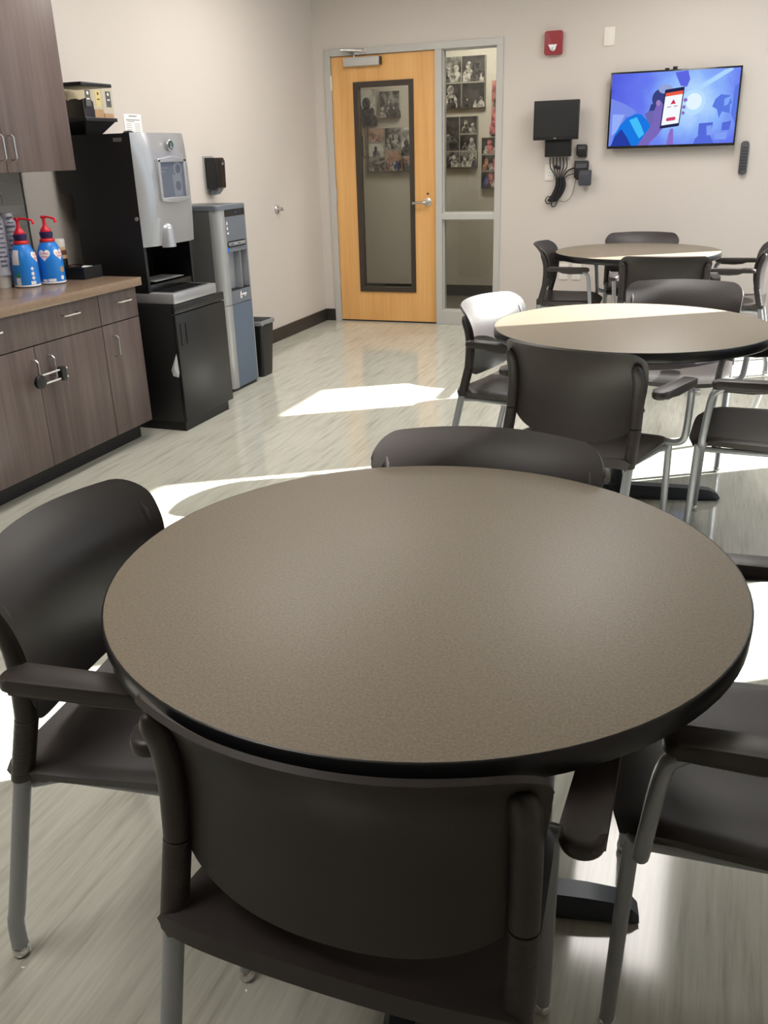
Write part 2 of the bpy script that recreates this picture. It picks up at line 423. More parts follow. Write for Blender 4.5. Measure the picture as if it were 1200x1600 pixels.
canvas('large collage canvas of seven group photos behind the door glass', hx(-3.45), hx(-2.99), hz(1.238), hz(1.642),
       [(0, .38, .68, 1, 4, [(2, .5, .5)]), (0, .38, .34, .66, 2, [(1, .45, .8)]), (0, .38, 0, .32, 1, [(1, .5, .5)]), (.38, .76, .5, 1, 1, [(0, .35, .7), (0, .7, .72)]),
        (.38, .76, 0, .49, 4, [(2, .4, .6), (3, .7, .5), (1, .5, .4)]), (.76, 1, .34, 1, 2, [(1, .5, .5), (2, .3, .3)]), (.76, 1, 0, .33, 4, [(1, .5, .6)])])
canvas('small black photo canvas at the left edge behind the door glass', hx(-3.72), hx(-3.50), hz(1.382), hz(1.578), [(0, 1, 0, 1, 0, [(1, .5, .7)])])
canvas('dark collage canvas of four photos, top of the sidelight glass', hx(-2.68), hx(-2.258), hz(1.784), hz(2.231),
       [(0, .46, .5, 1, 1, [(0, .35, .72), (0, .75, .7)]), (.46, 1, .5, 1, 0, [(0, .3, .8), (1, .7, .85)]), (0, .46, 0, .49, 0, [(0, .45, .95)]), (.46, 1, 0, .49, 0, [(0, .2, .4), (0, .6, .3)])])
canvas('dark collage canvas of five photos, middle of the sidelight glass', hx(-2.68), hx(-2.327), hz(1.258), hz(1.716),
       [(0, .5, .33, 1, 0, [(0, .35, .5), (0, .6, .3)]), (.5, 1, .66, 1, 0, [(0, .35, .8), (0, .75, .6)]), (.5, 1, .33, .65, 0, [(0, .3, .5), (0, .7, .8)]), (0, .5, 0, .32, 1, [(0, .7, .8), (1, .3, .8)]), (.5, 1, 0, .32, 1, [(0, .3, .7), (0, .7, .9)])])
canvas('narrow canvas of three pink and blue photos behind the sidelight', hx(-2.285), hx(-2.09), hz(1.068), hz(1.522),
       [(0, 1, .67, 1, 0, [(2, .4, .9), (0, .75, .7)]), (0, 1, .34, .66, 0, [(4, .25, .8), (2, .7, .8)]), (0, 1, 0, .33, 0, [(3, .25, .7), (2, .5, .95), (2, .8, .8)])])
canvas('rose tinted photo canvas at the right edge of the sidelight', hx(-2.194), hx(-2.02), hz(1.545), hz(2.011), [(0, 1, .5, 1, 3, [(1, .35, .6)]), (0, 1, 0, .5, 3, [(2, .3, .9)])])

# ------------------------------------------------------------------ door and sidelight
fw = 0.052
bm = B()
ya, yb = YB-0.014, YB+WT
box(bm, DX0, DX0+fw, ya, yb, 0, DZ, 0.002); box(bm, DX0+fw, DX1, ya, yb, DZ-fw, DZ, 0.002)      # hinge jamb, head
box(bm, -2.303, -2.248, ya, yb, 0, DZ-fw, 0.002); box(bm, DX1-fw, DX1, ya, yb, 0, DZ-fw, 0.002)   # mullion, right jamb
box(bm, -2.248, DX1-fw, ya, yb, 0, 0.118, 0.002); box(bm, -2.248, DX1-fw, ya, yb, 0.876, 0.925, 0.002)
# stops
box(bm, DX0+fw, DX0+fw+0.012, YB+0.06, YB+0.09, 0, DZ-fw); box(bm, -2.315, -2.303, YB+0.06, YB+0.09, 0, DZ-fw)
sl = struct(obj('trim_1', bm, M['frame'], smooth=0), 'light grey metal frame around the door and sidelight')
w1 = bobj('window_1', M['glass'], None, -2.248, DX1-fw, YB+0.040, YB+0.046, 0.925, DZ-fw, smooth=0); struct(w1, 'tall glass sidelight beside the wooden door')
w1b = bobj('lower_pane', M['glass'], w1, -2.248, DX1-fw, YB+0.040, YB+0.046, 0.118, 0.876, smooth=0)
bm = B()
for z0, z1 in ((0.925, DZ-fw), (0.118, 0.876)):
    xa, xb = -2.248, DX1-fw; t = 0.010
    for yo in ((YB+0.024, YB+0.040), (YB+0.046, YB+0.062)):
        box(bm, xa, xa+t, yo[0], yo[1], z0, z1); box(bm, xb-t, xb, yo[0], yo[1], z0, z1); box(bm, xa+t, xb-t, yo[0], yo[1], z0, z0+t); box(bm, xa+t, xb-t, yo[0], yo[1], z1-t, z1)
obj('glazing_bead', bm, M['frame'], w1, smooth=0)

lx0, lx1 = DX0+fw+0.003, -2.306; lz0, lz1 = 0.012, DZ-fw-0.003; ly0, ly1 = YB+0.012, YB+0.056
ox0, ox1, oz0, oz1 = -3.008, -2.500, 0.274, 1.950
bm = B()
box(bm, lx0, ox0, ly0, ly1, lz0, lz1); box(bm, ox1, lx1, ly0, ly1, lz0, lz1); box(bm, ox0, ox1, ly0, ly1, lz0, oz0); box(bm, ox0, ox1, ly0, ly1, oz1, lz1)
door = struct(obj('door_1', bm, M['door'], smooth=0), 'maple door with a tall narrow glass lite')
bm = B(); t = 0.040; p = 0.012
for (a, b_, c, d) in ((ox0-0.008, ox0+t-0.008, oz0-0.008, oz1+0.008), (ox1-t+0.008, ox1+0.008, oz0-0.008, oz1+0.008), (ox0+t-0.008, ox1-t+0.008, oz0-0.008, oz0+t-0.008), (ox0+t-0.008, ox1-t+0.008, oz1-t+0.008, oz1+0.008)):
    box(bm, a, b_, ly0-p, ly1+p, c, d)
obj('lite_frame', bm, M['lite'], door, smooth=0)
bobj('lite_pane', M['glass'], door, ox0+0.03, ox1-0.03, ly0+0.018, ly0+0.024, oz0+0.03, oz1-0.03, smooth=0)
bobj('door_sweep', M['black'], door, lx0, lx1, ly0+0.002, ly1-0.002, 0.001, 0.011)
for hz_ in (0.21, 1.08, 1.96):
    h = obj('hinge', lathe(B(), [(0.008, -0.055), (0.008, 0.055)], (lx0-0.006, ly0-0.012, hz_), 10), M['chrome'], door)
    bobj('hinge_leaf', M['chrome'], h, lx0-0.014, lx0+0.004, ly0-0.008, ly0-0.001, hz_-0.055, hz_+0.055)
lv = obj('door_handle', lathe(B(), [(0.034, 0), (0.034, -0.010), (0.028, -0.014)], (-2.378, ly0, 1.016), 20, 'y'), M['chrome'], door)
obj('lever', tube(B(), catmull([(-2.378, ly0-0.01, 1.016), (-2.378, ly0-0.05, 1.016), (-2.392, ly0-0.062, 1.016), (-2.44, ly0-0.064, 1.014), (-2.497, ly0-0.058, 1.010)], 4), 0.010), M['chrome'], lv)
obj('lock_button', lathe(B(), [(0.010, 0), (0.010, -0.004)], (-2.378, ly0, 1.082), 12, 'y'), M['brown'], door)
bobj('latch_plate', M['brown'], door, lx1-0.003, lx1+0.002, ly0-0.002, ly0+0.01, 0.97, 1.13)
cl = bobj('door_closer', M['frame'], door, -3.079, -2.765, ly0-0.055, ly0, 2.072, 2.138, 0.008)
bobj('closer_end_cap', M['lite'], cl, -2.765, -2.757, ly0-0.052, ly0-0.003, 2.075, 2.135, 0.003)
obj('closer_arm', tube(B(), [(-2.99, ly0-0.03, 2.14), (-2.99, ly0-0.03, 2.165), (-3.075, ly0-0.10, 2.192), (-2.90, ly0-0.02, 2.185)], 0.008, 8), M['chrome'], cl)
bobj('closer_shoe', M['chrome'], cl, -2.945, -2.885, ly0-0.035, YB-0.0145, 2.165, 2.20, 0.003)

# ------------------------------------------------------------------ ceiling lamps (above the frame)
M['lamp'] = emat('lamp_glow', (1.0, 0.95, 0.90, 1), LAMP_STRENGTH)
def troffer(x, y, where):
    t = thing('ceiling_light', 'recessed ceiling light panel '+where, 'ceiling light', (x, y, ZC), 0, 'ceiling light panels')
    bm = B(); a, b_ = 0.30, 0.60
    box(bm, -a, a, -b_, -b_+0.025, -0.02, 0); box(bm, -a, a, b_-0.025, b_, -0.02, 0); box(bm, -a, -a+0.025, -b_+0.025, b_-0.025, -0.02, 0); box(bm, a-0.025, a, -b_+0.025, b_-0.025, -0.02, 0)
    obj('lamp_frame', bm, M['white'], t, smooth=0)
    bobj('diffuser', M['lamp'], t, -a+0.025, a-0.025, -b_+0.025, b_-0.025, -0.012, -0.004, smooth=0)
troffer(-0.2, 6.1, 'over the far round table'); troffer(-2.3, 5.6, 'in front of the wooden door')
troffer(-0.2, 4.3, 'over the middle round table'); troffer(-2.2, 3.5, 'over the aisle by the cabinets')
troffer(-1.5, 0.3, 'added to brighten the left foreground')  # extra panel out of view, put in to lift the dim foreground

# ------------------------------------------------------------------ round tables
def make_table(label, x, y, rz, rad=0.535):
    t = thing('round_table', label, 'table', (x, y, 0), rz, 'round cafe tables')
    obj('tabletop', lathe(B(), [(rad-0.02, 0.700), (rad-0.0035, 0.702), (rad-0.0035, 0.7369), (rad-0.004, 0.7371)], n=96), M['tabletop'], t, smooth=30)
    bm = B(); n = 96
    prof = [(rad-0.010, 0.698), (rad-0.004, 0.6985), (rad-0.001, 0.702), (rad, 0.718), (rad-0.0003, 0.7345), (rad-0.0015, 0.7366), (rad-0.0035, 0.7372)]
    lathe(bm, prof, n=n, cap=False); obj('edge_band', bm, M['tedge'], t, smooth=60)
    obj('column', lathe(B(), [(0.055, 0.03), (0.055, 0.05), (0.038, 0.07), (0.038, 0.66), (0.06, 0.665), (0.06, 0.675)], n=28), M['tbase'], t)
    bm = B(); box(bm, -0.26, 0.26, -0.02, 0.02, 0.675, 0.6985, 0.004); box(bm, -0.02, 0.02, -0.26, 0.26, 0.674, 0.6975, 0.004)
    obj('top_bracket', bm, M['tbase'], t)
    for k in range(4):
        # one arm of the cross base: flat topped bar that slopes at the tip
        bm = B(); sec = []
        for px, hw, zt in ((0.03, 0.040, 0.062), (0.32, 0.036, 0.050), (0.375, 0.034, 0.044), (0.405, 0.032, 0.030), (0.418, 0.028, 0.014)):
            sec.append([bm.verts.new(c) for c in ((px, -hw, 0.008), (px, hw, 0.008), (px, hw*0.98, zt*0.45), (px, hw*0.62, zt), (px, -hw*0.62, zt), (px, -hw*0.98, zt*0.45))])
        for a, b_ in zip(sec, sec[1:]):
            for j in range(6): bm.faces.new((a[j], a[(j+1) % 6], b_[(j+1) % 6], b_[j]))
        bm.faces.new(sec[0]); bm.faces.new(sec[-1])
        a = obj('base_arm', bm, M['tbase'], t, smooth=25); a.rotation_euler = (0, 0, k*PI/2)
        g = obj('floor_glide', lathe(B(), [(0.016, 0), (0.016, 0.009)], (0.37, 0, 0), 14), M['black'], a)
    return t
make_table('large brown round table nearest the camera, filling the foreground', -0.432, 1.314, R(10.7))
make_table('middle round table half lit by a stripe of sun', -0.318, 3.690, R(11.5), 0.545)
make_table('farthest round table, beneath the television', -0.555, 6.50, R(4), 0.55)

# ------------------------------------------------------------------ stacking armchairs
def interp(x, xs, ys):
    for i in range(len(xs)-1):
        if x <= xs[i+1]:
            t = (x-xs[i])/(xs[i+1]-xs[i]); return ys[i]+(ys[i+1]-ys[i])*max(0, min(1, t))
    return ys[-1]
def solid_grid(bm, P, th):
    """P[i][j] grid -> closed shell of thickness th along averaged normals"""
    nu, nv = len(P), len(P[0])
    N = [[None]*nv for _ in range(nu)]
    for i in range(nu):
        for j in range(nv):
            du = P[min(i+1, nu-1)][j]-P[max(i-1, 0)][j]; dv = P[i][min(j+1, nv-1)]-P[i][max(j-1, 0)]
            n = du.cross(dv); N[i][j] = n.normalized() if n.length > 1e-12 else Vector((0, 0, 1))
    A = [[bm.verts.new(P[i][j]) for j in range(nv)] for i in range(nu)]
    Bv = [[bm.verts.new(P[i][j]+N[i][j]*th(i/(nu-1), j/(nv-1))) for j in range(nv)] for i in range(nu)]
    for i in range(nu-1):
        for j in range(nv-1):
            bm.faces.new((A[i][j], A[i+1][j], A[i+1][j+1], A[i][j+1])); bm.faces.new((Bv[i][j], Bv[i][j+1], Bv[i+1][j+1], Bv[i+1][j]))
    for i in range(nu-1):
        bm.faces.new((A[i][0], Bv[i][0], Bv[i+1][0], A[i+1][0])); bm.faces.new((A[i][-1], A[i+1][-1], Bv[i+1][-1], Bv[i][-1]))
    for j in range(nv-1):
        bm.faces.new((A[0][j], A[0][j+1], Bv[0][j+1], Bv[0][j])); bm.faces.new((A[-1][j], Bv[-1][j], Bv[-1][j+1], A[-1][j+1]))
def make_chair():
    t = thing('stacking_armchair', 'proto', 'chair', (0, 0, 0), 0, 'dark brown plastic stacking armchairs')
    PR = catmull([(0, -0.184, 0.40), (0, -0.166, 0.48), (0, -0.149, 0.55), (0, -0.138, 0.63), (0, -0.1405, 0.70), (0, -0.164, 0.76), (0, -0.203, 0.81)], 6)
    def yw(z): return interp(z, [p.z for p in PR], [p.y for p in PR])
    # backrest: one moulded shell, hollow towards the sitter, U-shaped lower edge
    NU, NV = 40, 26; P = []
    for i in range(NU+1):
        u = -math.cos(PI*i/NU); au = abs(u)
        zb = 0.480+0.115*(1-(1-au**2.6)**(1/2.6)) if au < 1 else 0.595
        c = max(0.0, (au-0.80)/0.20); zt = 0.800+0.006*math.cos(u*PI/2) - 0.050*(1-math.sqrt(max(0, 1-c*c)))
        col = []
        for j in range(NV+1):
            v = j/NV; v = 0.5-0.5*math.cos(PI*v)*(0.75+0.25*abs(math.cos(PI*v)))
            z = zb+(zt-zb)*v
            hw = interp(z, [0.48, 0.60, 0.70, 0.80], [0.238, 0.244, 0.256, 0.264])
            k = (z-0.48)/0.32
            y0 = yw(z)
            sag = 0.042+0.038*k
            yy = y0-sag*(1-au**2.1)
            col.append(Vector((u*hw, yy, z)))
        P.append(col)
    bm = B(); solid_grid(bm, P, lambda a, b: 0.0085)
    obj('backrest', bm, M['plastic'], t, smooth=55)
    # seat
    P = []; NU, NV = 28, 28
    for i in range(NU+1):
        a = -1+2*i/NU; col = []
        for j in range(NV+1):
            b = -1+2*j/NV
            # squircle mapping of the square
            x = a*math.sqrt(1-0.20*b*b*abs(b)**3*(1 if b > 0 else 0.12)); y = b*math.sqrt(1-(0.18 if b > 0 else 0.08)*a*a*abs(a)**3)
            hw = interp(y, [-1, -0.7, 0.6, 1], [0.258, 0.252, 0.232, 0.226])
            yy = -0.018+y*0.210
            z = 0.446-0.014*(1-a*a)*(1-0.5*b*b) + 0.004*a*a - (0.030*max(0, (b-0.55)/0.45)**2) + 0.006*max(0, -b-0.5)
            if abs(a) > 0.88: z -= 0.012*((abs(a)-0.88)/0.12)**2
            col.append(Vector((x*hw, yy, z)))
        P.append(col)
    bm = B(); solid_grid(bm, P, lambda a, b: -0.032 if b < 0.15 else -0.024)
    obj('seat', bm, M['plastic'], t, smooth=50)
    bm = B()
    for s in (-1, 1): tube(bm, [(s*0.228, -0.195, 0.400), (s*0.205, -0.15, 0.400), (s*0.205, 0.12, 0.398), (s*0.218, 0.150, 0.400)], 0.0105, 10)
    tube(bm, [(-0.205, 0.10, 0.398), (0.205, 0.10, 0.398)], 0.010, 10); tube(bm, [(-0.205, -0.13, 0.400), (0.205, -0.13, 0.400)], 0.010, 10)
    obj('seat_frame', bm, M['leg'], t)
    for s in (-1, 1):
        # back upright: plastic sleeve over the rear tube
        def ys(z):      # centre line of the upright: tucked against the rear face of the shell
            hw = interp(z, [0.48, 0.60, 0.70, 0.80], [0.238, 0.244, 0.256, 0.264]); k = (z-0.48)/0.32
            return yw(z)-(0.042+0.038*k)*(1-(0.238/hw)**2.1)-0.0215*min(1.0, max(0.0, (z-0.53)/0.06))-0.017*(1-min(1.0, max(0.0, (z-0.53)/0.06)))
        sl_ = [Vector((s*(0.239-0.001*k/12), ys(z), z)) for k, z in ((k, 0.547+0.195*k/12) for k in range(13))]
        sl_.append(Vector((s*0.238, ys(0.752)-0.001, 0.752))); sl_.append(Vector((s*0.238, ys(0.758)-0.003, 0.758)))
        rr = [0.0195]*(len(sl_)-3)+[0.0175, 0.012, 0.005]
        up = obj('back_upright', tube(B(), sl_, 0.02, 16, rr), M['plastic'], t, smooth=60)
        # ribbed stacking collar below the joint
        prof = [(0.0192, 0.420)]
        z = 0.425
        while z < 0.540: prof += [(0.0200, z), (0.0200, z+0.0120), (0.0197, z+0.0126), (0.0197, z+0.0134)]; z += 0.0145
        prof += [(0.0200, 0.542), (0.0200, 0.5455), (0.018, 0.5458)]
        bm = lathe(B(), prof, (0, 0, 0), 32)
        for v in bm.verts: v.co = Vector((v.co.x+s*interp(v.co.z, [0.42, 0.55], [0.241, 0.239]), v.co.y+interp(v.co.z, [0.42, 0.546], [-0.201, ys(0.547)]), v.co.z))
        obj('stacking_collar', bm, M['plastic'], up, smooth=14)
        rl = tube(B(), [(s*0.241, -0.199, 0.44), (s*0.2415, -0.206, 0.40)]+catmull([(s*0.243, -0.222, 0.33), (s*0.247, -0.270, 0.120), (s*0.249, -0.279, 0.085), (s*0.250, -0.2815, 0.05), (s*0.250, -0.282, 0.022)], 5), 0.0155, 14)
        l = obj('rear_leg', rl, M['leg'], t, smooth=60)
        obj('glide', lathe(B(), [(0.010, 0.0), (0.0165, 0.004), (0.0175, 0.012), (0.0165, 0.022), (0.012, 0.026)], (s*0.250, -0.282, 0), 16), M['glide'], l, smooth=60)
        fl = tube(B(), [(s*0.221, 0.152, 0.418), (s*0.219, 0.158, 0.25), (s*0.217, 0.165, 0.022)], 0.0125, 14)
        l = obj('front_leg', fl, M['leg'], t, smooth=60)
        obj('glide', lathe(B(), [(0.009, 0.0), (0.014, 0.004), (0.0150, 0.011), (0.014, 0.020), (0.010, 0.024)], (s*0.217, 0.165, 0), 16), M['glide'], l, smooth=60)
        at = tube(B(), catmull([(s*0.205, 0.132, 0.424), (s*0.245, 0.136, 0.422), (s*0.276, 0.138, 0.438), (s*0.286, 0.135, 0.48), (s*0.296, 0.122, 0.600), (s*0.297, 0.107, 0.632), (s*0.296, 0.070, 0.648), (s*0.295, 0.0, 0.650)], 6), 0.0125, 12)
        a = obj('arm_tube', at, M['leg'], t, smooth=60)
        # arm pad: long capsule, flat underneath
        n = 14; out = []
        for k in range(n+1): an = PI+PI*k/n; out.append((s*0.295+0.0275*math.cos(an), -0.126+0.0275*math.sin(an)))
        for k in range(n+1): an = PI*k/n; out.append((s*0.295+0.0235*math.cos(an), 0.106+0.020*math.sin(an)))
        bm = B(); prism(bm, out, 0.650, 0.676, bev=0.009)
        for v in bm.verts:
            f = (v.co.y+0.16)/0.30; v.co.z += -0.010*max(0, f-0.75)/0.25 - 0.006*max(0, 0.2-f)/0.2
        pad = obj('armrest', bm, M['plastic'], t, smooth=50)
        obj('pad_boss', tube(B(), [(s*0.295, 0.085, 0.644), (s*0.295, 0.0, 0.645), (s*0.295, -0.05, 0.648), (s*0.295, -0.085, 0.655)], 0.018, 12, [0.014, 0.0175, 0.015, 0.008]), M['plastic'], pad, smooth=60)
    return t
CHAIRS = [
 (-0.376, 0.958, -0.3, 'dark armchair in the foreground with its back to the camera'),
 (-0.874, 1.210, -82.5, 'dark armchair at the left side of the foreground table'),
 (0.107, 1.351, 92.2, 'dark armchair at the right side of the foreground table, partly out of frame'),
 (-0.447, 1.657, 181.5, 'dark armchair pushed in on the far side of the foreground table'),
 (-0.370, 3.123, -20.9, 'armchair at the middle table with its back turned to the camera'),
 (-0.745, 3.815, -104.0, 'armchair with a brightly sunlit backrest left of the middle table'),
 (-0.147, 4.285, 182.1, 'armchair with a sunlit seat on the far side of the middle table'),
 (0.151, 3.389, 87.4, 'armchair at the right side of the middle table, cut by the frame'),
 (-0.950, 6.362, -87.4, 'armchair at the left side of the farthest table by the wall'),
 (-0.568, 6.930, 182.8, 'armchair between the farthest table and the back wall'),
 (-0.327, 5.807, 4.3, 'armchair on the near side of the farthest table, facing the television'),
 (0.069, 6.418, 87.2, 'armchair at the right side of the farthest table, cut by the frame'),
]
proto = make_chair()
for i, (x, y, rz, lab) in enumerate(CHAIRS):
    c = proto if i == 0 else copy_tree(proto)
    c.location = (x, y, 0); c.rotation_euler = (0, 0, R(rz)); c['label'] = lab

# ------------------------------------------------------------------ cabinets
FX = -2.81      # face of the base cabinets
def pull(parent, y0, y1, z0, z1, x):
    """bent wire pull standing off the face at x"""
    d = 0.030
    if abs(y1-y0) > abs(z1-z0): pts = [(x-0.002, y0, z0), (x+d*0.7, y0, z0), (x+d, y0+0.008, z0), (x+d, y1-0.008, z1), (x+d*0.7, y1, z1), (x-0.002, y1, z1)]
    else: pts = [(x-0.002, y0, z0), (x+d*0.7, y0, z0), (x+d, y0, z0+0.008*(1 if z1 > z0 else -1)), (x+d, y1, z1-0.008*(1 if z1 > z0 else -1)), (x+d*0.7, y1, z1), (x-0.002, y1, z1)]
    return obj('pull_handle', tube(B(), pts, 0.0042, 8), M['chrome'], parent)
def base_unit(label, y0, y1, doors, drawers):
    t = thing('base_cabinet', label, 'cabinet', (XL, y0, 0))
    L = y1-y0; D = FX-XL
    bm = B(); box(bm, 0.002, D-0.020, 0, L, 0.10, 0.812)
    obj('carcass', bm, M['cab'], t, smooth=0)
    bobj('face_reveal', M['cabgap'], t, D-0.020, D-0.0185, 0.004, L-0.004, 0.104, 0.808, smooth=0)
    bobj('toe_kick', M['toe'], t, 0.05, D-0.085, 0.0, L-0.002 if label.startswith('narrow') else L, 0.0, 0.10, smooth=0)
    for (a, b_, handles) in drawers:
        dr = bobj('drawer', M['cab'], t, D-0.0185, D, a-y0+0.0015, b_-y0-0.0015, 0.662, 0.808, 0.001)
        for hy in handles: pull(dr, hy-y0-0.052, hy-y0+0.052, 0.757, 0.757, D)
    for (a, b_, hy) in doors:
        dd = bobj('cabinet_door', M['cab'], t, D-0.0185, D, a-y0+0.0015, b_-y0-0.0015, 0.103, 0.657, 0.001)
        pull(dd, hy-y0, hy-y0, 0.600, 0.500, D)
    return t
base_unit('narrow wood-grain base cabinet at the end beside the black coffee cabinet', 3.597, 3.906, [(3.597, 3.906, 3.672)], [(3.597, 3.906, [3.775])])
base_unit('wide two-door base cabinet with a lock across its handles', 2.630, 3.595, [(2.630, 3.111, 3.085), (3.111, 3.595, 3.192)], [(2.630, 3.595, [2.868, 3.372])])
base_unit('wood-grain base cabinet mostly outside the left edge of the photo', 1.700, 2.628, [(1.700, 2.164, 2.14), (2.164, 2.628, 2.24)], [(1.700, 2.628, [1.93, 2.40])])
tag(obj('worktop', box(B(), XL+0.001, -2.785, 1.69, 3.932, 0.8125, 0.8535, 0.003), M['worktop']), 'long tan laminate worktop on the base cabinets', 'worktop')
def upper_unit(label, y0, y1, handles):
    t = thing('wall_cabinet', label, 'cabinet', (XL, y0, 1.37)); D = 0.330; L = y1-y0; H = 0.96
    bobj('carcass', M['cab'], t, 0.002, D-0.020, 0, L, 0, H, smooth=0)
    bobj('face_reveal', M['cabgap'], t, D-0.020, D-0.0185, 0.004, L-0.004, 0.004, H-0.004, smooth=0)
    m_ = L/2
    for a, b_, hy in ((0, m_, m_-0.030), (m_, L, m_+0.036)):
        dd = bobj('cabinet_door', M['cab'], t, D-0.0185, D, a+0.0015, b_-0.0015, 0.001, H-0.002, 0.001)
        pull(dd, hy, hy, 0.155, 0.052, D)
upper_unit('wood-grain wall cabinet hanging above the creamer bottles', 2.918, 3.858, None)
upper_unit('wood-grain wall cabinet outside the left edge of the photo', 1.976, 2.916, None)
# sliding safety lock through the two handles
lk = thing('cabinet_lock', 'black and white sliding lock across two cabinet door handles', 'lock', (FX+0.034, 3.138, 0.515))
obj('lock_body', prism(B(), rrect(-0.098, -0.035, -0.034, 0.022, 0.024), -0.004, 0.014, 'x', 0.004), M['black'], lk)
obj('lock_slider', prism(B(), rrect(0.064, 0.094, -0.030, 0.032, 0.006), -0.006, 0.020, 'x', 0.003), M['black'], lk)
bm = B()
for zz in (-0.020, 0.020): tube(bm, [(0.006, -0.05, zz), (0.006, 0.115, zz)], 0.0042, 10)
obj('lock_rods', bm, M['lockmetal'], lk)

# ------------------------------------------------------------------ coffee station
# low black cabinet
t = thing('coffee_cabinet', 'low black cabinet under the coffee machine', 'cabinet', (XL, 4.055, 0))
D = -2.69-XL; L = 0.52
bobj('cabinet_body', M['blackcab'], t, 0.03, D-0.020, 0.0, L, 0.05, 0.690, 0.002)
bobj('plinth', M['black'], t, 0.03, D-0.012, 0.002, L-0.045, 0.0, 0.05)
bobj('top_rail', M['blackcab'], t, D-0.020, D, 0, L, 0.645, 0.690, 0.002)
d_ = bobj('cabinet_door', M['blackcab'], t, D-0.020, D, 0.0, L, 0.055, 0.638, 0.002)
bm = B(); prof = rrect(0.035, 0.090, 0.470, 0.590, 0.005)
for z0, z1 in ((0.470, 0.474), (0.586, 0.590)): box(bm, D-0.001, D+0.004, 0.035, 0.090, z0, z1)
box(bm, D-0.001, D+0.004, 0.086, 0.090, 0.474, 0.586); box(bm, D-0.001, D+0.004, 0.035, 0.039, 0.474, 0.586)
obj('recessed_handle', bm, M['black'], d_, smooth=0)
bm = B(); v = [bm.verts.new(c) for c in ((D-0.020, -0.001, 0.435), (D-0.055, -0.012, 0.345), (D-0.045, -0.016, 0.315), (D-0.018, -0.006, 0.305), (D-0.012, 0.003, 0.34), (D-0.030, -0.020, 0.36))]
bm.faces.new((v[0], v[1], v[5])); bm.faces.new((v[1], v[2], v[5])); bm.faces.new((v[2], v[3], v[5])); bm.faces.new((v[3], v[4], v[5])); bm.faces.new((v[4], v[0], v[5]))
obj('bag_corner', bm, M['bag'], t, recalc=False, label='white plastic bag corner caught in the door')

# machine
t = thing('coffee_machine', 'tall black and silver coffee machine with bean hopper on top', 'coffee machine', (XL, 4.070, 0.692))
Z = -0.692; W = 0.465
bx = lambda x: x-XL
tr = bobj('drip_tray', M['silver'], t, bx(-3.10), bx(-2.695), 0.0, 0.44, 0.0, 0.056, 0.006)
bobj('tray_grille', M['black'], tr, bx(-2.86), bx(-2.725), 0.05, 0.40, 0.0555, 0.0590, 0.001)
for k in range(9):
    yk = 0.07+k*0.038
    bobj('grille_bar', M['blackgloss'], tr, bx(-2.85), bx(-2.735), yk, yk+0.008, 0.0590, 0.0610)
bm = B()
box(bm, bx(-3.24), bx(-2.845), 0.022, W-0.022, 0.985+Z, 1.535+Z)                         # upper body
box(bm, bx(-3.315), bx(-3.24), 0.0, W, 1.255+Z, 1.535+Z)                                # rear box
box(bm, bx(-3.24), bx(-3.10), 0.022, W-0.022, 0.0005, 0.985+Z)                          # rear column
box(bm, bx(-3.24), bx(-2.845), 0.0, 0.022, 0.057, 1.535+Z); box(bm, bx(-3.24), bx(-2.845), W-0.022, W, 0.057, 1.535+Z)   # side panels
obj('housing', bm, M['black'], t, smooth=0)
bobj('cup_shelf', M['silverd'], t, bx(-3.00), bx(-2.85), 0.08, 0.36, 0.105, 0.109, 0.001)
bobj('cup_bay_floor', M['blackgloss'], t, bx(-3.10), bx(-2.848), 0.022, W-0.022, 0.057, 0.095, 0.004)
# bulging silver front
bm = B(); n = 14; ys = [0.0, 0.012, 0.055, 0.075]+[0.075+0.375*k/8 for k in range(1, 9)]+[W-0.003, W]
P = []
for k in range(n+1):
    z = 0.0+k/n; row = []
    zz = 0.983+Z+(1.537-0.983)*z
    bulge = 0.030*math.sin(PI*min(1, z*0.94+0.06))**0.7
    for yv in ys:
        edge = 0.0 if yv < 0.001 or yv > W-0.001 else (0.028 if yv < 0.02 else 1.0)
        f = 0.0 if yv < 0.001 else (0.25 if yv < 0.02 else (0.80 if yv < 0.06 else (1.0 if yv < W-0.02 else (0.55 if yv < W-0.001 else 0.0))))
        row.append(Vector((bx(-2.845)+(0.028+bulge)*f, yv, zz)))
    P.append(row)
V = [[bm.verts.new(p) for p in row] for row in P]
for a, b_ in zip(V, V[1:]):
    for j in range(len(ys)-1): bm.faces.new((a[j], a[j+1], b_[j+1], b_[j]))
bk = [[bm.verts.new((bx(-2.846), p.y, p.z)) for p in (row[0], row[-1])] for row in (P[0], P[-1])]
bm.faces.new(V[0]+[bk[0][1], bk[0][0]]); bm.faces.new(V[-1]+[bk[1][1], bk[1][0]])
bm.faces.new([bk[0][0], bk[1][0]]+[r_[0] for r_ in reversed(V)]); bm.faces.new([bk[0][1], bk[1][1]]+[r_[-1] for r_ in reversed(V)])
fp = obj('front_panel', bm, M['silver'], t, smooth=28)
fx = bx(-2.787)
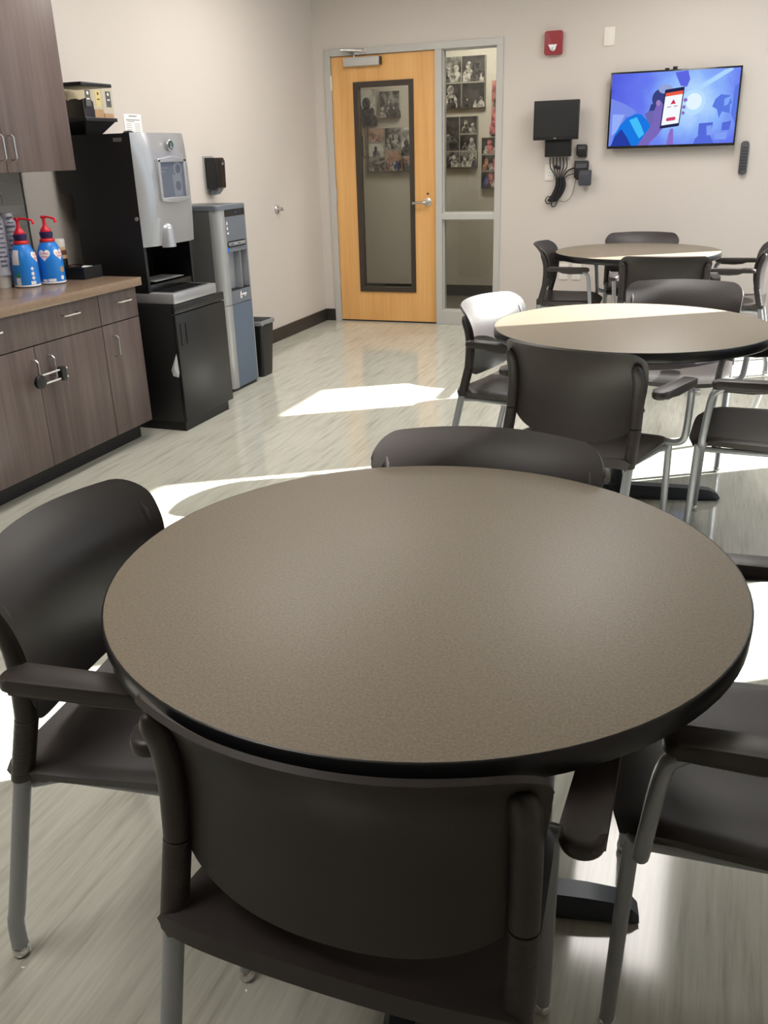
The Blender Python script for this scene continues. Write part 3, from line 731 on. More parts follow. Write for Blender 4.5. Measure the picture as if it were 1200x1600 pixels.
# framed touch screen
bm = B()
sy0, sy1, sz0, sz1 = 0.142, 0.362, 1.220+Z, 1.394+Z
box(bm, fx-0.012, fx+0.012, sy0-0.022, sy0, sz0-0.008, sz1+0.015, 0.003); box(bm, fx-0.012, fx+0.012, sy1, sy1+0.024, sz0-0.008, sz1+0.015, 0.003)
prism(bm, [(sy0-0.022, sz1), (sy1+0.024, sz1), (sy1+0.02, sz1+0.016), ((sy0+sy1)/2, sz1+0.030), (sy0-0.02, sz1+0.016)], fx-0.012, fx+0.012, 'x', 0.002)
prism(bm, [(sy0-0.022, sz0), (sy0-0.020, sz0-0.014), ((sy0+sy1)/2, sz0-0.030), (sy1+0.022, sz0-0.014), (sy1+0.024, sz0)], fx-0.012, fx+0.016, 'x', 0.002)
obj('screen_bezel', bm, M['silver'], fp)
M['cscreen'] = mat('machine_screen', S(74, 80, 92), 0.12, emit=S(92, 99, 114), estr=0.35)
M['cscreen2'] = mat('machine_screen_tile', S(92, 97, 106), 0.12, emit=S(116, 122, 132), estr=0.35)
scn = bobj('touch_screen', M['cscreen'], fp, fx-0.006, fx+0.004, sy0, sy1, sz0, sz1, smooth=0)
bm = B(); prism(bm, ell(sy0+0.165, sz1-0.035, 0.042, 0.036), fx+0.004, fx+0.005, 'x'); prism(bm, [(sy0+0.115, sz0+0.005), (sy0+0.195, sz0+0.005), (sy0+0.195, sz1-0.07), (sy0+0.105, sz1-0.06)], fx+0.0040, fx+0.0048, 'x')
obj('screen_picture', bm, M['cscreen2'], scn, smooth=0)
bm = B(); prism(bm, ell(sy0+0.168, sz1-0.035, 0.024, 0.022), fx+0.005, fx+0.0056, 'x'); prism(bm, ell(sy0+0.158, sz0+0.055, 0.024, 0.024), fx+0.0048, fx+0.0056, 'x')
obj('screen_cup_icons', bm, mat('screen_dark', S(66, 71, 82), 0.12, emit=S(84, 90, 104), estr=0.35), scn, smooth=0)
bm = B()
for k in range(2): box(bm, fx+0.004, fx+0.0046, sy0+0.01, sy0+0.07-0.02*k, sz1-0.03-0.018*k, sz1-0.025-0.018*k)
obj('screen_text', bm, M['cscreen2'], scn, smooth=0)
# round emblem
em = obj('emblem', lathe(B(), [(0.027, 0), (0.027, 0.006), (0.025, 0.008)], (fx-0.004, 0.268, 1.476+Z), 28, 'x'), M['chrome'], fp)
obj('emblem_disc', lathe(B(), [(0.022, 0), (0.022, 0.0015)], (fx+0.004, 0.268, 1.476+Z), 24, 'x'), M['emb'], em)
bm = B(); prism(bm, ell(0.268, 1.481+Z, 0.006, 0.008, 12), fx+0.0055, fx+0.0062, 'x'); prism(bm, [(0.254, 1.461+Z), (0.260, 1.475+Z), (0.276, 1.475+Z), (0.282, 1.461+Z), (0.272, 1.459+Z), (0.264, 1.459+Z)], fx+0.0055, fx+0.0062, 'x')
obj('emblem_mark', bm, M['chrome'], em, smooth=0)
# spout
bm = B(); prof = []
sp0, sp1 = 0.972+Z, 1.062+Z
rings = []
for z, r_ in ((sp0, 0.048), (sp0+0.02, 0.047), (sp1, 0.043), (sp1+0.015, 0.039), (sp1+0.027, 0.028), (sp1+0.033, 0.012)):
    rings.append([bm.verts.new((fx-0.022+r_*1.0*max(0.0, math.sin(a)), 0.168-r_*math.cos(a), z)) for a in [PI*k/12 for k in range(13)]])
for a, b_ in zip(rings, rings[1:]):
    for j in range(12): bm.faces.new((a[j], a[j+1], b_[j+1], b_[j]))
bm.faces.new(rings[0]); bm.faces.new(rings[-1])
obj('spout', bm, M['silver'], fp, smooth=50)
obj('side_lock', lathe(B(), [(0.010, 0.0), (0.010, -0.008), (0.007, -0.010)], (bx(-2.862), 0.0, 1.125+Z), 14, 'y'), M['chrome'], t)
bobj('rating_plate', M['coolside'], t, bx(-2.945), bx(-2.895), -0.001, 0.0, 1.497+Z, 1.515+Z)
obj('lid_knob', lathe(B(), [(0.030, 0), (0.030, 0.006), (0.020, 0.014), (0.008, 0.016)], (bx(-2.96), 0.16, 1.535+Z), 18), M['black'], t, smooth=50)
bm = B(); prism(bm, [(bx(-2.815), 0.085), (bx(-2.835), 0.085), (bx(-2.825), 0.105)], 0.0, 0.0015, 'y')
# bean hopper
hp = obj('bean_hopper', B(), M['black'], t) if False else None
hx0, hx1, hy0, hy1 = bx(-3.335), bx(-3.115), 0.028, 0.280
bm = B(); zt_, zb_ = 1.612+Z, 1.535+Z
lo = [(hx0+0.02, hy0+0.05), (hx1-0.05, hy0+0.05), (hx1-0.05, hy1-0.075), (hx0+0.02, hy1-0.075)]; hi = [(hx0, hy0), (hx1, hy0), (hx1, hy1), (hx0, hy1)]
a = [bm.verts.new((x, y, zb_)) for x, y in lo]; b_ = [bm.verts.new((x, y, zt_-0.010)) for x, y in hi]
bm.faces.new(a); bm.faces.new(b_)
for j in range(4): bm.faces.new((a[j], a[(j+1) % 4], b_[(j+1) % 4], b_[j]))
box(bm, hx0-0.004, hx1+0.006, hy0-0.004, hy1+0.010, zt_-0.012, zt_+0.006, 0.002)
hop = obj('bean_hopper', bm, M['black'], t, smooth=0)
bobj('hopper_lid', M['black'], hop, hx0-0.002, hx1+0.006, hy0-0.006, hy1-0.004, 1.764+Z, 1.782+Z, 0.004)
bm = B(); z0, z1 = zt_+0.006, 1.764+Z
box(bm, hx1-0.003, hx1, hy0, hy1, z0, z1); box(bm, hx0, hx1-0.003, hy0, hy0+0.003, z0, z1); box(bm, hx0, hx1-0.003, hy1-0.003, hy1, z0, z1)
obj('clear_bin', bm, M['hopper'], hop, smooth=0)
bm = B(); box(bm, hx0, hx0+0.003, hy0+0.003, hy1-0.003, z0, z1)
obj('bin_back', bm, M['hopper'], hop, smooth=0)
bm = B()
for yv in (hy0+0.088, hy0+0.168): box(bm, hx0+0.004, hx1-0.004, yv, yv+0.003, z0, z1)
obj('bin_divider', bm, M['hopper'], hop, smooth=0)
bm = B()
NB = 9
G = [[bm.verts.new((hx0+0.005+(hx1-hx0-0.010)*i/NB, hy0+0.004+0.083*j/4, z0+0.083+0.007*math.sin(i*2.1+j)+random.uniform(-.004, .004))) for j in range(5)] for i in range(NB+1)]
for i in range(NB):
    for j in range(4): bm.faces.new((G[i][j], G[i+1][j], G[i+1][j+1], G[i][j+1]))
g0 = [bm.verts.new((x, y, z0+0.001)) for x, y in ((hx0+0.005, hy0+0.004), (hx1-0.005, hy0+0.004), (hx1-0.005, hy0+0.087), (hx0+0.005, hy0+0.087))]
bm.faces.new([g0[0], g0[1]]+[G[i][0] for i in range(NB, -1, -1)]); bm.faces.new([g0[3], g0[2]]+[G[i][4] for i in range(NB, -1, -1)])
bm.faces.new([g0[1], g0[2]]+[G[NB][j] for j in range(4, -1, -1)]); bm.faces.new([g0[0], g0[3]]+[G[0][j] for j in range(4, -1, -1)]); bm.faces.new(g0)
bo = obj('coffee_beans', bm, M['bean'], hop, smooth=0); bo['kind'] = 'stuff'
for k, (ya_, mm) in enumerate(((0.022, 'ink'), (0.105, 'hopback'), (0.190, 'ink'))):
    lb = bobj('bin_label', M[mm] if mm != 'ink' else M['coolside'], hop, hx1, hx1+0.001, hy0+ya_, hy0+ya_+0.042, z0+0.052, z0+0.128, smooth=0)
    bm = B(); prism(bm, ell(hy0+ya_+0.021, z0+0.114, 0.007, 0.008, 12), hx1+0.001, hx1+0.0016, 'x'); box(bm, hx1+0.001, hx1+0.0016, hy0+ya_+0.010, hy0+ya_+0.032, z0+0.084, z0+0.090)
    obj('label_print', bm, M['wlabel'] if mm == 'ink' else M['brown'], lb, smooth=0)
    if mm == 'ink' and k == 0: None
for k, (a, b_, hh) in enumerate(((hy0+0.093, hy0+0.166, 0.040), (hy0+0.173, hy1-0.005, 0.022))):
    pw_ = bobj('powder_fill', M['tan'], hop, hx0+0.006, hx1-0.005, a, b_, z0+0.001, z0+hh, smooth=0); pw_['kind'] = 'stuff'

# notice behind the machine on the wall
nt_ = tag(bobj('paper_notice', M['paper'], None, XL+0.001, XL+0.002, 4.770, 4.945, 1.520, 1.662), 'white printed notice taped to the wall above the coffee machine', 'notice')
bm = B()
box(bm, XL+0.0021, XL+0.0024, 4.82, 4.90, 1.648, 1.653); box(bm, XL+0.0021, XL+0.0024, 4.79, 4.925, 1.628, 1.632); box(bm, XL+0.0021, XL+0.0024, 4.80, 4.87, 1.620, 1.623)
for k in range(7): box(bm, XL+0.0021, XL+0.0024, 4.79, 4.84, 1.608-k*0.011, 1.610-k*0.011); box(bm, XL+0.0021, XL+0.0024, 4.87, 4.925, 1.608-k*0.011, 1.610-k*0.011)
obj('printed_lines', bm, M['ink'], nt_, smooth=0)

# ------------------------------------------------------------------ water cooler
t = thing('water_cooler', 'tall grey water cooler with a blue-grey lower panel', 'water cooler', (-3.21, 4.885, 0))
CX = 0.35; CW = 0.345; CHt = 1.142
bobj('cooler_base', M['black'], t, 0.02, CX-0.015, 0.012, CW-0.012, 0.0, 0.02)
bm = B()
prism(bm, rrect(0.0, CX-0.055, 0.0, CW, 0.010), 0.018, CHt-0.028, 'z')
obj('cabinet_shell', bm, M['coolside'], t)
def corner(y0, y1, rev):
    pts = []
    for k in range(9):
        a = PI/2*k/8
        pts.append((CX-0.062+0.062*math.sin(a), 0.062-0.062*math.cos(a)))
    pts += [(CX, 0.075), (CX-0.062, 0.075)]
    return [(x, (CW-y) if rev else y) for x, y in pts]
bm = B(); prism(bm, corner(0, 0, False), 0.018, 0.545, 'z'); prism(bm, corner(0, 0, False), 0.548, CHt-0.028, 'z')
obj('corner_post', bm, M['silverd'], t, smooth=40)
bm = B(); c2 = [(CX-0.062, CW), (CX-0.012, CW), (CX, CW-0.010), (CX, CW-0.018), (CX-0.062, CW-0.018)]
prism(bm, c2, 0.018, 0.545, 'z'); prism(bm, c2, 0.548, CHt-0.028, 'z'); obj('corner_post', bm, M['silverd'], t, smooth=40)
bobj('lower_panel', M['coolblue'], t, CX-0.055, CX-0.001, 0.075, CW-0.018, 0.022, 0.545, smooth=0)
bobj('splash_panel', M['coolgrey'], t, CX-0.055, CX-0.001, 0.075, CW-0.018, 0.549, 0.630, smooth=0)
bm = B(); nz0, nz1, ny0, ny1 = 0.630, 0.865, 0.082, CW-0.022
box(bm, CX-0.055, CX-0.050, 0.075, CW-0.018, nz0, nz1)
box(bm, CX-0.050, CX-0.001, 0.075, ny0, nz0, nz1); box(bm, CX-0.050, CX-0.001, ny1, CW-0.018, nz0, nz1)
box(bm, CX-0.050, CX-0.004, ny0+0.150, ny0+0.156, nz0, nz1)
obj('dispensing_bay', bm, M['coolniche'], t, smooth=0)
bobj('bay_tray', M['black'], t, CX-0.050, CX-0.003, ny0, ny1, nz0, nz0+0.006)
up = bobj('control_panel', M['coolgrey'], t, CX-0.055, CX-0.001, 0.075, CW-0.018, 0.865, 1.073, smooth=0)
bobj('top_band', M['blackgloss'], t, CX-0.055, CX-0.002, 0.075, CW-0.018, 1.074, CHt-0.029, smooth=0)
obj('power_light', lathe(B(), [(0.004, 0), (0.004, 0.001)], (CX-0.002, 0.215, 1.095), 10, 'x'), mat('led_blue', S(70, 70, 220), 0.3, emit=S(80, 80, 255), estr=0.8), t)
rc = obj('button_rim', prism(B(), rrect(0.085, 0.312, 0.892, 0.930, 0.018), CX-0.003, CX+0.002, 'x', 0.001), M['black'], t)
obj('button_strip', prism(B(), rrect(0.092, 0.305, 0.901, 0.921, 0.009), CX+0.002, CX+0.004, 'x', 0.001), M['coolniche'], rc)
bm = B(); prism(bm, ell(0.135, 0.911, 0.02, 0.004), CX+0.004, CX+0.0045, 'x'); prism(bm, ell(0.225, 0.911, 0.018, 0.004), CX+0.004, CX+0.0045, 'x'); obj('button_marks', bm, M['remote'], rc, smooth=0)
bm = B()
for z in (1.036, 1.006): prism(bm, [(0.098-0.008, z-0.008), (0.098+0.008, z-0.008), (0.098+0.004, z+0.006), (0.098, z+0.012), (0.098-0.004, z+0.006)], CX-0.001, CX-0.0003, 'x')
prism(bm, rrect(0.092, 0.112, 0.972, 0.982, 0.003), CX-0.001, CX-0.0003, 'x')
obj('printed_icons', bm, M['wlabel'], up, smooth=0)
bobj('energy_sticker', mat('sticker_blue', S(40, 110, 225), 0.4), up, CX-0.001, CX, 0.081, 0.101, 0.866, 0.892, smooth=0)
bm = B()
dr_ = [(0.190, 0.578), (0.200, 0.572), (0.210, 0.578), (0.211, 0.592), (0.206, 0.606), (0.199, 0.622), (0.192, 0.606), (0.188, 0.592)]
prism(bm, dr_, CX-0.001, CX-0.0003, 'x'); box(bm, CX-0.001, CX-0.0003, 0.218, 0.270, 0.592, 0.601); box(bm, CX-0.001, CX-0.0003, 0.240, 0.265, 0.584, 0.588)
obj('drop_logo', bm, M['wlabel'], t, smooth=0)
obj('drop_logo_core', prism(B(), ell(0.200, 0.588, 0.005, 0.008, 12), CX-0.0003, CX, 'x'), M['coolgrey'], t, smooth=0)
bm = B(); prism(bm, rrect(-0.004, CX+0.004, -0.004, CW+0.004, 0.03), CHt-0.028, CHt, 'z', 0.006)
obj('top_cover', bm, M['coolgrey'], t)
bobj('top_inset', M['coolside'], t, 0.04, CX-0.07, 0.03, CW-0.03, CHt-0.001, CHt+0.0015, 0.0005)

# ------------------------------------------------------------------ sanitizer dispenser, wall bumper, bin
t = thing('soap_dispenser', 'black wall-mounted sanitizer dispenser above the water cooler', 'dispenser', (XL, 5.60, 1.16))
bobj('back_plate', M['silver'], t, 0.0, 0.014, 0.0, 0.125, 0.035, 0.262, 0.003)
bm = B(); prism(bm, [(0.014, 0.055), (0.070, 0.045), (0.098, 0.060), (0.104, 0.230), (0.094, 0.250), (0.014, 0.252)], 0.002, 0.123, 'y', 0.006)
obj('dispenser_cover', bm, M['blackgloss'], t)
bm = B(); prism(bm, [(0.014, 0.010), (0.060, 0.018), (0.085, 0.045), (0.085, 0.056), (0.014, 0.054)], 0.03, 0.100, 'y', 0.003); obj('nozzle_guard', bm, M['coolgrey'], t)
bobj('dispenser_logo', M['ink'], t, 0.1035, 0.1050, 0.075, 0.098, 0.205, 0.218)
t = thing('wall_bumper', 'round metal door bumper on the left wall', 'door stop', (XL, 6.655, 1.02))
obj('bumper_plate', lathe(B(), [(0.036, 0.0), (0.036, 0.008), (0.030, 0.014), (0.020, 0.018)], n=24, axis='x'), M['chrome'], t, smooth=50)
obj('bumper_stub', lathe(B(), [(0.014, 0.016), (0.016, 0.040), (0.013, 0.052), (0.006, 0.055)], n=18, axis='x'), M['chrome'], t, smooth=50)

t = thing('trash_can', 'small black plastic waste bin with a clear liner beside the water cooler', 'trash can', (-2.985, 5.40, 0))
bm = B()
def ring(hx_, hy_, z, r=0.02): return [bm.verts.new((x, y, z)) for x, y in rrect(-hx_, hx_, -hy_, hy_, r)]
rs = [ring(0.105, 0.072, 0.0), ring(0.108, 0.075, 0.02), ring(0.132, 0.090, 0.362), ring(0.138, 0.096, 0.364), ring(0.138, 0.096, 0.378), ring(0.130, 0.088, 0.378), ring(0.104, 0.071, 0.02)]
for a, b_ in zip(rs, rs[1:]):
    for j in range(len(a)): bm.faces.new((a[j], a[(j+1) % len(a)], b_[(j+1) % len(a)], b_[j]))
bm.faces.new(rs[0]); bm.faces.new(rs[-1])
obj('bin_body', bm, M['black'], t, smooth=40)
bm = B(); rs = []
for hx_, hy_, z, amp in ((0.1395, 0.0975, 0.356, 0.004), (0.1405, 0.0985, 0.364, 0.003), (0.1405, 0.0985, 0.381, 0.002), (0.128, 0.087, 0.3815, 0.002), (0.124, 0.084, 0.30, 0.0)):
    pts = rrect(-hx_, hx_, -hy_, hy_, 0.022); rs.append([bm.verts.new((x, y, z+amp*math.sin(k*1.7))) for k, (x, y) in enumerate(pts)])
for a, b_ in zip(rs, rs[1:]):
    for j in range(len(a)): bm.faces.new((a[j], a[(j+1) % len(a)], b_[(j+1) % len(a)], b_[j]))
obj('bin_liner', bm, mat('bin_liner_film', S(128, 130, 132), 0.25), t, smooth=60, label='clear plastic liner folded over the rim')

# ------------------------------------------------------------------ things on the counter
CZ = 0.8535
def creamer(label, x, y, rz, kind):
    t = thing('creamer_bottle', label, 'bottle', (x, y, CZ), rz, 'blue pump creamer bottles')
    prof = [(0.050, 0.0), (0.0585, 0.004), (0.060, 0.012), (0.060, 0.050)]
    body = [(0.060, 0.050), (0.0600, 0.10), (0.0590, 0.13), (0.0555, 0.155), (0.048, 0.178), (0.040, 0.194), (0.034, 0.204)]
    b_ = obj('bottle_body', lathe(B(), prof+body[1:], n=36), M['blue'], t, smooth=60)
    obj('base_ring', lathe(B(), [(0.0605, 0.004), (0.0610, 0.006), (0.0610, 0.010), (0.0605, 0.012)], n=36, cap=False), M['wlabel'], b_)
    obj('neck_band', lathe(B(), [(0.034, 0.204), (0.036, 0.207), (0.033, 0.218), (0.029, 0.222)], n=28), M['redcollar'], t, smooth=50)
    bm = B(); n = 28; prof = [(0.026, 0.220), (0.028, 0.224), (0.0295, 0.238), (0.031, 0.246), (0.031, 0.258), (0.027, 0.262)]
    lathe(bm, prof, n=n)
    cap = obj('screw_cap', bm, M['navy'], t, smooth=30)
    pm = obj('pump', lathe(B(), [(0.025, 0.262), (0.0255, 0.270), (0.023, 0.276), (0.015, 0.290), (0.009, 0.303), (0.0075, 0.330), (0.008, 0.340), (0.013, 0.345), (0.014, 0.356), (0.010, 0.361)], n=20), M['red'], t, smooth=50)
    obj('pump_spout', tube(B(), catmull([(-0.016, 0, 0.354), (0.02, 0, 0.354), (0.055, 0, 0.350), (0.080, 0, 0.345), (0.090, 0, 0.337), (0.0925, 0, 0.320)], 4), 0.0065, 10), M['red'], pm, smooth=60)
    def rad(z):
        pts = [(0.012, .060)]+[(zz, rr) for rr, zz in body]
        return interp(z, [p[0] for p in pts], [p[1] for p in pts])
    def wrap(ang0):
        def fn(s, z):
            r_ = rad(z)+0.0008; a = ang0+s/0.058; return (r_*math.cos(a), r_*math.sin(a), z)
        return fn
    def patch(name, m_, ang, pts):
        bm = B(); fn = wrap(ang); cx = sum(p[0] for p in pts)/len(pts); cz = sum(p[1] for p in pts)/len(pts)
        rings = []
        for f in (1.0, 0.66, 0.33): rings.append([bm.verts.new(fn(cx+(px-cx)*f, cz+(pz-cz)*f)) for px, pz in pts])
        c = bm.verts.new(fn(cx, cz)); n_ = len(pts)
        for a, b2 in zip(rings, rings[1:]):
            for j in range(n_): bm.faces.new((a[j], a[(j+1) % n_], b2[(j+1) % n_], b2[j]))
        for j in range(n_): bm.faces.new((rings[-1][j], rings[-1][(j+1) % n_], c))
        return obj(name, bm, m_, b_, recalc=True)
    def heart(cz, s): 
        out = []
        for k in range(28):
            a = 2*PI*k/28; out.append((s*16*math.sin(a)**3/16, cz+s*(13*math.cos(a)-5*math.cos(2*a)-2*math.cos(3*a)-math.cos(4*a))/16))
        return out
    def dense(pts, n_=6):
        out = []
        for i in range(len(pts)):
            a, c = pts[i], pts[(i+1) % len(pts)]
            for k in range(n_): out.append((a[0]+(c[0]-a[0])*k/n_, a[1]+(c[1]-a[1])*k/n_))
        return out
    def rect(s0, s1, z0, z1): return dense([(s0, z0), (s1, z0), (s1, z1), (s0, z1)])
    def lettering(ang, cz, rows):
        for txt, size, m_ , dz in rows:
            fn = wrap(ang); bm = B(); text_bm(bm, txt, size, lambda px, pz: tuple(Vector(fn(px, cz+dz+pz))*1.0+Vector((math.cos(ang)*0.0009, math.sin(ang)*0.0009, 0))))
            obj('lettering', bm, M[m_], b_, smooth=0)
    for ang in kind['hearts']:
        patch('heart_logo', M['wlabel'], ang, heart(0.146, 0.031))
        lettering(ang, 0.146, [('Coffee', 0.016, 'redink', 0.006), ('mate', 0.018, 'redink', -0.008)])
    for (ang, s0, s1, z0, z1, m_) in kind['rects']: patch('label_panel', M[m_], ang, rect(s0, s1, z0, z1))
    for (ang, s, z, rs_, m_) in kind['dots']: patch('label_picture', M[m_], ang, ell(s, z, rs_, rs_*1.1, 14))
    for o_ in t.children_recursive:         # stocky bottle under a short pump
        for v in o_.data.vertices: v.co.z = v.co.z*0.965 if v.co.z < 0.222 else 0.2142+(v.co.z-0.222)*0.75
    return t
# angle 0 is the bottle's +x; the camera looks from about -48 degrees
creamer('blue creamer bottle with red pump and a white ingredients panel', -3.155, 3.530, R(0), {
    'hearts': [R(20)], 'rects': [(R(-95), -0.014, 0.024, 0.110, 0.180, 'wlabel'), (R(-90), -0.010, 0.014, 0.010, 0.048, 'paper'), (R(-15), -0.018, 0.006, 0.014, 0.030, 'wlabel'), (R(-90), -0.028, 0.020, 0.062, 0.104, 'navyblue') if False else (R(-90), -0.010, 0.010, 0.052, 0.056, 'green')],
    'dots': [(R(-86), 0.0, 0.060, 0.009, 'green'), (R(-18), 0.0, 0.045, 0.008, 'wlabel'), (R(-18), 0.0, 0.066, 0.008, 'wlabel'), (R(-18), 0.0, 0.090, 0.007, 'wlabel')]})
creamer('blue creamer bottle with red pump and a white heart logo', -3.105, 3.655, R(-16), {
    'hearts': [R(-60), R(18)], 'rects': [(R(-38), -0.018, 0.018, 0.014, 0.028, 'paper'), (R(-72), -0.012, 0.012, 0.014, 0.026, 'wlabel')],
    'dots': [(R(20), 0.0, 0.070, 0.014, 'tan'), (R(14), 0.0, 0.030, 0.010, 'wlabel')]})
# cup stacks in printed plastic sleeves
def cup_stack(label, x, y, h, tilt):
    t = thing('cup_stack', label, 'cups', (x, y, CZ), 0, 'sleeves of paper cups by the tiles')
    bm = B(); z = 0.0
    prof = [(0.034, 0.0), (0.043, 0.10)]
    zz = 0.10
    while zz < h-0.03: prof += [(0.046, zz), (0.0465, zz+0.006), (0.0435, zz+0.008), (0.0435, zz+0.012)]; zz += 0.014
    prof.append((0.046, h-0.02)); lathe(bm, prof, n=24)
    obj('paper_cups', bm, M['cup'], t, smooth=30)
    bm = B(); n = 28; rings = []
    for k, z in enumerate([0.06, 0.10, 0.16, 0.22, 0.28, h-0.04, h-0.01, h+0.015, h+0.035]):
        rr = 0.0475 if z < h else (0.036 if z < h+0.03 else 0.03); rr = 0.050 if z < 0.09 else rr
        rings.append([bm.verts.new(((rr+0.0016*math.sin(j*3.1+k*1.3))*math.cos(2*PI*j/n), (rr+0.0016*math.sin(j*2.3+k))*math.sin(2*PI*j/n), z)) for j in range(n)])
    for a, b_ in zip(rings, rings[1:]):
        for j in range(n): bm.faces.new((a[j], a[(j+1) % n], b_[(j+1) % n], b_[j]))
    bm.faces.new(rings[-1])
    s_ = obj('plastic_sleeve', bm, M['sleeve'], t, smooth=70)
    bm = B()
    for k in range(11):
        z = 0.10+k*0.021; wd = random.uniform(0.25, 0.55)
        for a0 in (-1.3, -0.2):
            vv = []
            for (z_, sgn) in ((z, 1), (z+random.uniform(.005, .011), -1)):
                vv += [bm.verts.new((0.0495*math.cos(a0-0.25*1+wd*q_*sgn), 0.0495*math.sin(a0-0.25+wd*q_*sgn), z_)) for q_ in (-1, -.5, 0, .5, 1)]
            bm.faces.new(vv)
    obj('sleeve_print', bm, mat('sleeve_ink', S(96, 96, 112), 0.5), s_, smooth=0)
cup_stack('tall printed plastic sleeve of cups at the left edge of the worktop', -3.255, 3.480, 0.315, 0)
cup_stack('second sleeve of cups close to the tiles, behind the first', -3.285, 3.600, 0.300, 0)
# creamer canister
t = thing('powder_canister', 'tan and brown canister with a white lid behind the creamer bottles', 'canister', (-3.222, 3.868, CZ))
obj('canister_body', lathe(B(), [(0.034, 0.0), (0.036, 0.004), (0.036, 0.150), (0.030, 0.158)], n=28), M['tan'], t, smooth=40)
obj('brown_wave', lathe(B(), [(0.0364, 0.112), (0.0366, 0.116), (0.0366, 0.132), (0.0364, 0.136)], n=28, cap=False), M['brown'], t)
obj('black_band', lathe(B(), [(0.0364, 0.004), (0.0367, 0.008), (0.0367, 0.090), (0.0364, 0.094)], n=28, cap=False), M['black'], t)
obj('canister_lid', lathe(B(), [(0.0345, 0.150), (0.0350, 0.152), (0.0350, 0.186), (0.032, 0.190)], n=28), M['white'], t, smooth=40)
# black organiser tray with packets
t = thing('condiment_tray', 'low black condiment organiser holding packets on the worktop', 'tray', (-3.095, 3.868, CZ), R(0))
bm = B(); box(bm, -0.085, 0.082, -0.09, 0.057, 0.0, 0.006)
for a in ((-0.085, 0.082, -0.09, -0.084), (-0.085, 0.082, 0.051, 0.057), (-0.085, -0.079, -0.084, 0.051), (0.076, 0.082, -0.084, 0.051), (-0.012, -0.006, -0.084, 0.051)): box(bm, *a, 0.006, 0.060, 0.0015)
obj('tray_body', bm, M['black'], t, smooth=0)
for k, (x, y, m_) in enumerate(((-0.046, -0.05, 'tan'), (-0.046, 0.01, 'brown'), (0.036, -0.050, 'tan'), (0.036, 0.005, 'paper'))):
    pk = tag(obj('sugar_packet', box(B(), -0.028, 0.028, -0.018, 0.018, 0, 0.004, 0.0015), M[m_]), ['tan packet at the rear of the black organiser', 'brown packet in the rear slot of the black organiser', 'tan packet at the front of the black organiser', 'white packet at the front of the black organiser'][k], 'packet', 'packets in the organiser')
    pk.location = (-3.095+x, 3.868+y, CZ+0.046+0.006*(k % 2)); pk.rotation_euler = (0.08, 0.05, 0.12*k)
    bobj('packet_fill', M['black'], t, x-0.03, x+0.03, y-0.02, y+0.02, 0.006, 0.045) if k % 2 == 0 else None

# ------------------------------------------------------------------ back wall devices
def wall_thing(name, label, cat, x, z, group=None): return thing(name, label, cat, (x, YB, z), 0, group)
t = wall_thing('fire_alarm', 'red fire alarm strobe on the wall left of the television', 'fire alarm', -1.362, 2.062)
bm = B(); prism(bm, rrect(-0.066, 0.066, 0.0, 0.160, 0.012), -0.045, 0.0, 'y', 0.008); obj('alarm_body', bm, M['alarm'], t)
bm = B(); prism(bm, [(-0.036, 0.068), (0.030, 0.068), (0.018, 0.030), (0.0, 0.020), (-0.018, 0.030)], -0.060, -0.0445, 'y', 0.005); ln = obj('strobe_lens', bm, M['strobe'], t)
obj('flash_tube', lathe(B(), [(0.010, -0.058), (0.010, -0.064), (0.004, -0.067)], (0.0, 0, 0.036), 14, 'y'), M['glide'], ln)
tag(obj('wall_plate', prism(B(), rrect(-0.993, -0.915, 2.100, 2.224, 0.006), YB-0.008, YB, 'y', 0.002), M['white']), 'blank white wall plate above the television', 'wall plate')

